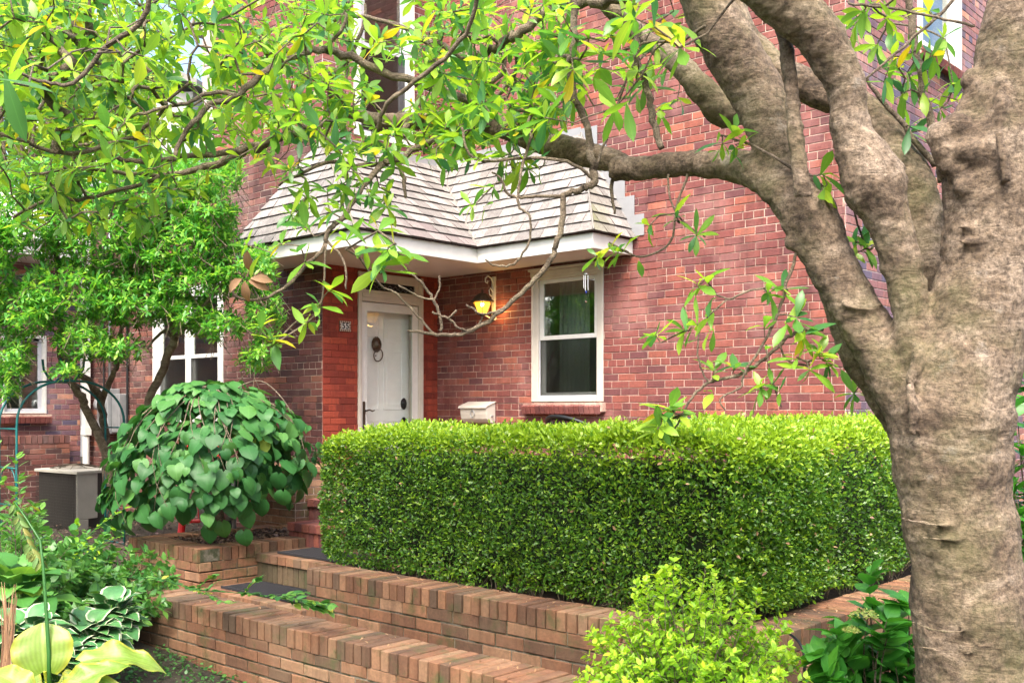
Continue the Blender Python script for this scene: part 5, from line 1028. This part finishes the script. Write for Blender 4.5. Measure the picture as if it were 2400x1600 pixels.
# ---- hydrangea by the trunk
pH = A(2040, 1568, 4.5); hy = bush('hydrangea', 'hydrangea with broad green leaves and greenish flower heads beside the magnolia trunk', 'shrub', (pH.x, pH.y), .36, .98, 34, 'lhyd', [leaf_t(OV, .2, .5, wave=.06, cross=2), leaf_t(OV, .3, .3, cross=2)], .15, 2, thick=.006)
mb = MB(); fl = leafmat('hydrangea_floret', (.20, .32, .06), (.34, .42, .09), (.45, .40, .15), .3, .6, vein=False); T1 = [leaf_t(TINY, .1, .1)]
for (x, y, r) in ((1985, 1415, .052), (1955, 1448, .03)):
    c = A(x, y, 4.35); LF = Leaves(T1)
    for k in range(190):
        d = V3((R.gauss(0, 1), R.gauss(0, 1), abs(R.gauss(0, .8)))).normalized(); LF.add(c+V3((d.x*r, d.y*r, d.z*r*.55)), V3((R.gauss(0, 1), R.gauss(0, 1), R.gauss(0, .4))), d, .013, R.random())
    LF.build('flower_head', fl, hy)
# ---- shrubs right of the trunk
pR = S(2395, 1300, 5.2); bush('laurel_shrub', 'dark green broad-leaved shrub showing past the right side of the magnolia trunk', 'shrub', (pR.x+.15, pR.y+.1), .55, 2.1, 90, 'lhyd', [leaf_t(EL, .2, .5), leaf_t(OV, .2, .3)], .15, 3, thick=.006, sp=1)
# ---- hostas
def hosta(name, label, c, n, L, mat, z0, rmin=.06, wid=1.0, group='hostas in the front bed', h=.22, tilt=(.2, 1.0)):
    e = empty(name, (c[0], c[1], z0), label, 'hosta', group); T = [leaf_t(HE, .35, 1.1, heart=.1, wave=.10, cross=3), leaf_t(HE, .25, .8, heart=.1, wave=.14, cross=3), leaf_t(HE, .45, 1.5, heart=.1, wave=.08, cross=3)]
    LV = Leaves(T); mb = MB()
    for k in range(n):
        a = k*2.399+R.uniform(-.3, .3); q = (k+.5)/n; o = V3((math.cos(a), math.sin(a), 0)); el = tilt[1]*(1-q)+tilt[0]*q
        p = V3((*c[:2], z0))+o*(rmin+.3*L*q)+V3((0, 0, h*(1.15-.6*q)*R.uniform(.8, 1.2)))
        mb.tube([V3((*c[:2], z0))+o*.02, V3((*c[:2], z0))+o*rmin*.5+V3((0, 0, h*.5)), p], [.006, .005, .004], 5, cap=False)
        LV.add(p, o*math.cos(el)+V3((0, 0, math.sin(el))), V3((0, 0, 1))-o*.3, (L*R.uniform(.75, 1.15),)*3 if wid == 1 else (L*R.uniform(.8, 1.1), L*wid, L), R.random())
    mb.build('stalks', M['lgen'], e, smooth=True)
    arr = [tuple(s) if isinstance(s, tuple) else (s, s, s) for s in LV.s]; LV.s = arr
    LV.build('leaves', M[mat], e); return e
# foreground lime hosta, its leaves placed one by one
LH = empty('lime_hosta', tuple(A(110, 1700, 3.3)), 'large yellow-green hosta with wavy leaves, lowest and nearest in the left bed', 'hosta', 'hostas in the front bed'); LH.location.z = .1
T_ = [leaf_t(HE, .12, .9, heart=.08, wave=.07, cross=4), leaf_t(HE, .3, 1.0, heart=.08, wave=.12, cross=4)]
def dense(p, n=16): 
    t = [a for a, b in p]; w_ = [b for a, b in p]; return [(float(x), float(np.interp(x, t, w_))) for x in np.linspace(0, 1, n)]
HD = dense(HE); HR = dense([(0, .2), (.1, .36), (.3, .48), (.55, .5), (.75, .42), (.9, .25), (1, .02)]); T_ = [leaf_t(HR, .45, .8, heart=.10, wave=.06, cross=9, rib=.012), leaf_t(HD, .3, 1.1, heart=.08, wave=.16, cross=7, rib=.010), leaf_t(HD, .25, 1.3, heart=.08, wave=.14, cross=7, rib=.010)]
gs = []; base = A(115, 1650, 3.35)
lv = [(0, (102, 1540, 3.3), (92, 1425, 3.30), -FW+V3((0, 0, .45))+RT*.3, 1, .185), (1, (190, 1520, 3.3), (402, 1478, 3.35), UP-FW*.5, 1, .125), (2, (165, 1590, 3.2), (335, 1572, 3.1), UP-FW*.7, 1, .115), (1, (150, 1590, 3.15), (290, 1480, 3.2), UP-FW*.9+RT*-.2, 1, .10),
      (2, (60, 1590, 3.1), (-40, 1500, 3.1), UP-FW*.6, 1, .11), (1, (110, 1620, 3.05), (215, 1560, 2.95), UP-FW*.8, 1, .11), (2, (70, 1620, 3.1), (-10, 1560, 2.95), UP-FW*.8, 1, .10), (1, (190, 1640, 3.1), (340, 1600, 3.0), UP-FW*.7, 1, .11), (0, (80, 1600, 3.4), (30, 1490, 3.5), UP-FW*.7, 1, .09), (1, (150, 1580, 3.45), (235, 1500, 3.6), UP-FW*.7, 1, .10), (2, (60, 1580, 3.4), (-20, 1560, 3.6), UP-FW*.6, 1, .10), (1, (120, 1590, 3.3), (180, 1545, 3.1), UP-FW*.9, 1, .08), (2, (200, 1600, 3.3), (300, 1560, 3.5), UP-FW*.5, 1, .09)]
mb = MB()
for (ti_, a, b, n_, L_, w_) in lv:
    p, q = A(*a), A(*b); d = (q-p); gs.append((T_[ti_], np.array([tuple(p)]), np.array([tuple(d)]), np.array([tuple(n_)]), np.array([[d.length*1.02, w_, d.length*.8]]), np.array([R.random()])))
    mb.tube([base, base.lerp(p, .6)+V3((0, 0, .03)), p], [.008, .006, .005], 6)
m = NT('lime_hosta_leaf_striped'); c_ = m.ramp(m.attr(0), [(0, (.13, .25, .025)), (1, (.23, .33, .035))]); c_ = m.mul(c_, (.30, .36, .12), m.ramp(m.noise(14, 6, .7), [(.4, (0, 0, 0)), (.7, (.6, .6, .6))]), 'MIX')
c_ = m.mul(c_, m.ramp(m.attr(1), [(0, (1.25, 1.2, 1.3))]+[(i/13, ((.82 if i % 2 else 1.08),)*3) for i in range(1, 14)]), .9); c_ = m.mul(c_, (.42, .38, .03), m.ramp(m.attr(1), [(.7, (0, 0, 0)), (1, (.6, .6, .6))]), 'MIX'); m.base(c_); m.set(Roughness=.42)
m.bump(m.noise(30, 3), .15, .01)
t_ = m.n('BsdfTranslucent'); m.l(c_, t_.inputs[0]); x_ = m.n('MixShader'); x_.inputs[0].default_value = .3; m.l(m.p.outputs[0], x_.inputs[1]); m.l(t_.outputs[0], x_.inputs[2]); m.l(x_.outputs[0], m.out.inputs[0])
mesh_from('leaves', gs, m.m, LH); mb.build('stalks', M['lhos'], LH)
mb = MB(); mb.tube([A(113, 1600, 3.3), A(112, 1500, 3.3), A(106, 1400, 3.32), A(99, 1300, 3.34), A(92, 1240, 3.36), A(60, 1190, 3.38), A(32, 1150, 3.4)], [.007, .0065, .006, .005, .004, .003, .002], 6); mb.build('flower_stalk', M['lgen'], LH, smooth=True)
LP = Leaves([leaf_t(EL, .8, .5)])
for k in range(38):
    f = k/38; p = A(96-64*f, 1290-140*f+20*math.sin(f*3), 3.35+.03*f); LP.add(p, RT*R.choice((-.7, .7))+V3((R.gauss(0, .2), 0, -.8)), -FW, R.uniform(.028, .042), R.random())
LP.build('seed_pods', leafmat('seed_pod', (.08, .18, .05), (.15, .25, .07), (.3, .26, .07), .2, .6, vein=False), LH)
for (x, y, Z, n_, L_, lb) in ((205, 1440, 5.4, 60, .15, 'white-edged hosta with many leaves against the end of the low brick wall'), (250, 1390, 6.1, 44, .14, 'white-edged hosta spilling beside the end of the front brick wall, farther back'), (60, 1440, 4.5, 40, .14, 'white-edged hosta behind the yellow-green hosta, near the left edge'), (150, 1500, 4.6, 40, .12, 'small white-edged hosta just behind the yellow-green leaves')):
    p = A(x, y, Z); hosta('variegated_hosta', lb, (p.x, p.y), n_, L_, 'lvar', max(.05, p.z-.25), h=.22)
p = A(40, 1320, 5.2); hosta('blue_hosta', 'big blue-green hosta with puckered leaves at the left edge', (p.x, p.y), 30, .19, 'lgen', max(.1, p.z-.3), h=.3)
# ---- leafy plants in the left bed
def leafy(name, label, x, y, Z, rad, h, nst, ln, mat='lgen', tint=(0, .9), cat='shrub', lf=OV, per=3):
    p = A(x, y, Z); return bush(name, label, cat, (p.x, p.y), rad, h, nst, mat, [leaf_t(lf, .2, .3), leaf_t(lf, .1, .5)], ln, per, z0=gz(p.x, p.y), tint=tint, group='leafy plants in the left bed', sp=1, thick=.004)
leafy('leafy_shrub', 'low tangle of green leaves between the hostas and the air conditioner', 180, 1300, 7.2, .65, .72, 120, .075)
leafy('leafy_shrub', 'dense green leaves at the left edge below the arch', 20, 1300, 6.3, .55, 1.0, 120, .085)
leafy('leafy_shrub', 'spreading green plant beside the end of the front wall and the planter', 225, 1330, 6.9, .5, .55, 110, .075)
leafy('leafy_shrub', 'green foliage behind the hostas in the middle of the left bed', 90, 1380, 5.6, .5, .62, 100, .075)
leafy('leafy_shrub', 'tall thin leafy stems at the far left edge', 25, 1300, 5.8, .22, 1.55, 16, .085, tint=(.4, 1), cat='plant', lf=EL, per=3)
# long sprigs, one crossing the wall
def sprig(name, label, pts, ln, mat='lspi', cat='vine', leaf=OV, n=40, group='trailing vines in the left bed', side=3):
    e = empty(name, tuple(A(*pts[0])), label, cat, group); mb = MB(); LV = Leaves([leaf_t(leaf, .2, .3)])
    def run(q, nn, r0):
        s_ = subdiv([(A(*a), r0*(1-.7*i/len(q))) for i, a in enumerate(q)], 6); mb.tube([p for p, r in s_], [r for p, r in s_], 5, cap=False)
        for k in range(nn):
            i = R.randrange(1, len(s_)); d = (s_[i][0]-s_[i-1][0]).normalized(); sd2 = d.cross(UP).normalized()*R.choice((-1, 1))
            LV.add(s_[i][0], d*.7+sd2*.8+V3((0, 0, R.gauss(.1, .2))), UP+V3((R.gauss(0, .3), R.gauss(0, .3), 0)), ln*R.uniform(.6, 1.15), R.random())
        return s_
    run(pts, n, .004)
    for k in range(side):
        i = R.randrange(1, len(pts)-1); a = pts[i]; dx = 60*R.uniform(.5, 1.2); dy = R.uniform(-35, 35); run([a, (a[0]+dx*.5, a[1]+dy*.6, a[2]), (a[0]+dx, a[1]+dy, a[2])], n//4, .0025)
    mb.build('stems', M['lgen'], e); LV.build('leaves', M[mat], e); return e
sprig('trailing_vine', 'long leafy vine lying across the coping of the front brick wall', [(225, 1330, 7.0), (300, 1325, 6.9), (370, 1330, 6.7), (450, 1352, 6.4), (560, 1362, 6.1), (640, 1370, 5.9), (700, 1378, 5.8), (765, 1388, 5.7)], .06, 'lgen', n=75, side=8)
sprig('trailing_vine', 'leafy sprig dropping over the front wall coping at its middle', [(420, 1345, 6.5), (470, 1362, 6.3), (520, 1385, 6.1)], .05, 'lgen', n=22, side=2)
sprig('trailing_vine', 'yellow-green sprig reaching up toward the weeping tree', [(130, 1345, 6.8), (180, 1260, 7.0), (235, 1200, 7.2), (290, 1165, 7.4)], .045, 'lspi', n=34, side=3)
sprig('trailing_vine', 'thin upright yellow-green sprig in front of the air conditioner', [(165, 1290, 6.9), (172, 1230, 6.9), (180, 1190, 6.9)], .05, 'lspi', n=16, side=1)
sprig('trailing_vine', 'arching twig with hanging narrow pods before the planter', [(150, 1310, 6.6), (200, 1270, 6.7), (250, 1240, 6.8), (275, 1232, 6.8)], .035, 'lspi', leaf=EL, n=30, side=1)
# dry grass stalks
e = empty('dry_grass_tuft', tuple(A(15, 1600, 4)), 'tuft of dry brown grass stalks at the bottom left edge', 'grass tuft'); mb = MB()
for k in range(26): a = A(R.uniform(0, 30), 1560, 3.9); b = A(R.uniform(0, 40), R.uniform(1330, 1420), 4.0); mb.tube([a, a.lerp(b, .5)+V3((R.gauss(0, .01), 0, 0)), b], [.003, .0025, .001], 4, cap=False)
mb.build('stalks', M['dead'], e)
# ground cover patch
n = 9000; xy = np.stack([NR.uniform(-8, -2.2, n), NR.uniform(2.2, 3.52, n)], 1); kk = (np.sin(xy[:, 0]*5)+np.sin(xy[:, 1]*9+xy[:, 0]*3)) > -.6; xy = xy[kk]; n = len(xy)
Pg = np.stack([xy[:, 0], xy[:, 1], np.array([gz(a, b) for a, b in xy])+NR.uniform(.005, .05, n)], 1)
g = mesh_from('ground_cover', [(leaf_t(OV, .2, .3), Pg, rnd(n)*np.array([1, 1, .4]), rnd(n, .35)+np.array([0, 0, 1]), NR.uniform(.015, .035, n), NR.random(n)*.6)], M['lgen']); g['kind'] = 'stuff'
n = 260; P = np.concatenate([np.stack([NR.uniform(-6.9, -2.9, n), NR.uniform(3.58, 3.82, n), np.full(n, .408)], 1), np.stack([NR.uniform(-5.9, -2.6, n), NR.uniform(4.46, 4.66, n), np.full(n, .548)], 1), np.stack([NR.uniform(-2.7, -2.52, n), NR.uniform(4.7, 8, n), np.full(n, .548)], 1), np.stack([NR.uniform(-7.4, -6.1, n), NR.uniform(4.5, 5.0, n), np.full(n, .24)], 1)])
kk = NR.random(len(P)) < .5; P = P[kk]; n = len(P)
g = mesh_from('leaf_litter', [(leaf_t(EL, .5, .8), P, rnd(n)*np.array([1, 1, .1]), rnd(n, .25)+np.array([0, 0, 1]), NR.uniform(.008, .028, n), NR.random(n))], M['dead']); g['kind'] = 'stuff'
# mulch chips
n = 5200; P = np.stack([NR.uniform(-8.38, -7.62, n), NR.uniform(4.66, 6.6, n), NR.uniform(.49, .53, n)], 1); n2 = 6000
P_b = np.stack([NR.uniform(-13, -8.6, n2), NR.uniform(4, 6.6, n2), .24+.1*NR.random(n2)], 1); P = np.concatenate([P, P_b]); n += n2
g = mesh_from('mulch_chips', [(leaf_t(TINY, .3, .3), P, rnd(n)*np.array([1, 1, .25]), rnd(n, .5)+np.array([0, 0, 1]), NR.uniform(.02, .055, n), NR.random(n))], leafmat('wood_chip', (.02, .013, .01), (.07, .045, .03), (.19, .12, .08), 0, .8, vein=False)); g['kind'] = 'stuff'
# garden cable at the wall corner
mb = MB(); mb.tube([p for p, r in subdiv([(A(*a), .006) for a in ((1810, 1452, 5.15), (1836, 1475, 5.05), (1848, 1510, 5.0), (1846, 1560, 4.98), (1842, 1640, 4.98))], 5)], .0065, 8)
tag(mb.build('garden_cable', M['black'], smooth=True), 'thin black cable hanging over the corner of the hedge wall', 'cable')
# ---- trees beyond, at the left and behind the viewer
def fartree(label, base, th, cr, rad, n, mat, ln, name='broadleaf_tree', group='trees beyond the houses'):
    e = empty(name, (base[0], base[1], 0), label, 'tree', group); LV = Leaves([leaf_t(OV, .2, .3)]); l = []
    b = V3((base[0], base[1], 0)); l.append([(b, .22), (b+V3((.1, 0, th*.5)), .17), (b+V3((0, .1, th)), .1)]); cl = []
    for k in range(26):
        d = V3((R.gauss(0, 1), R.gauss(0, 1), R.gauss(0, .8))); d = d.normalized()*R.uniform(.45, 1); c_ = V3((base[0]+d.x*rad, base[1]+d.y*rad, cr+d.z*rad*.9)); cl.append(c_)
        l.append([(b+V3((0, 0, th*R.uniform(.6, .95))), .06), (V3((b.x, b.y, th)).lerp(c_, .6), .04), (c_, .015)])
    stems(e, l, 'twig', 'trunk', 6, .1)
    for k in range(n):
        c_ = R.choice(cl); d = V3((R.gauss(0, 1), R.gauss(0, 1), R.gauss(0, .7)))*rad*.2; LV.add(c_+d, V3((R.gauss(0, 1), R.gauss(0, 1), R.gauss(-.3, .6))), V3((R.gauss(0, .6), R.gauss(0, .6), 1)), ln*R.uniform(.7, 1.3), R.random())
    LV.build('crown', M[mat], e)
q = S(40, 300, 24); fartree('pale yellow-green tree at the top left beyond the houses', (q.x, q.y), 5, 9.0, 3.0, 5200, 'lbg', .26)
for (x_, y_) in ((3.5, 15), (7.5, 19), (1, 22)): fartree('green tree far off to the right beyond the side of the house', (x_, y_), 3, 4.6, 2.8, 2600, 'lsm', .3, name='garden_tree', group='trees beside the house')
q = S(-260, 300, 26); fartree('light green tree outside the left edge beyond the houses', (q.x, q.y), 5, 8.0, 3.2, 3500, 'lbg', .28)
for (x, y) in ((-9, -9), (-3.5, -10.5), (3, -9.5), (-15, -6)): fartree('leafy green tree across the garden behind the viewer', (x, y), 3, 4.6, 3.1, 3600, 'lsm', .3, name='garden_tree', group='trees behind the viewer')
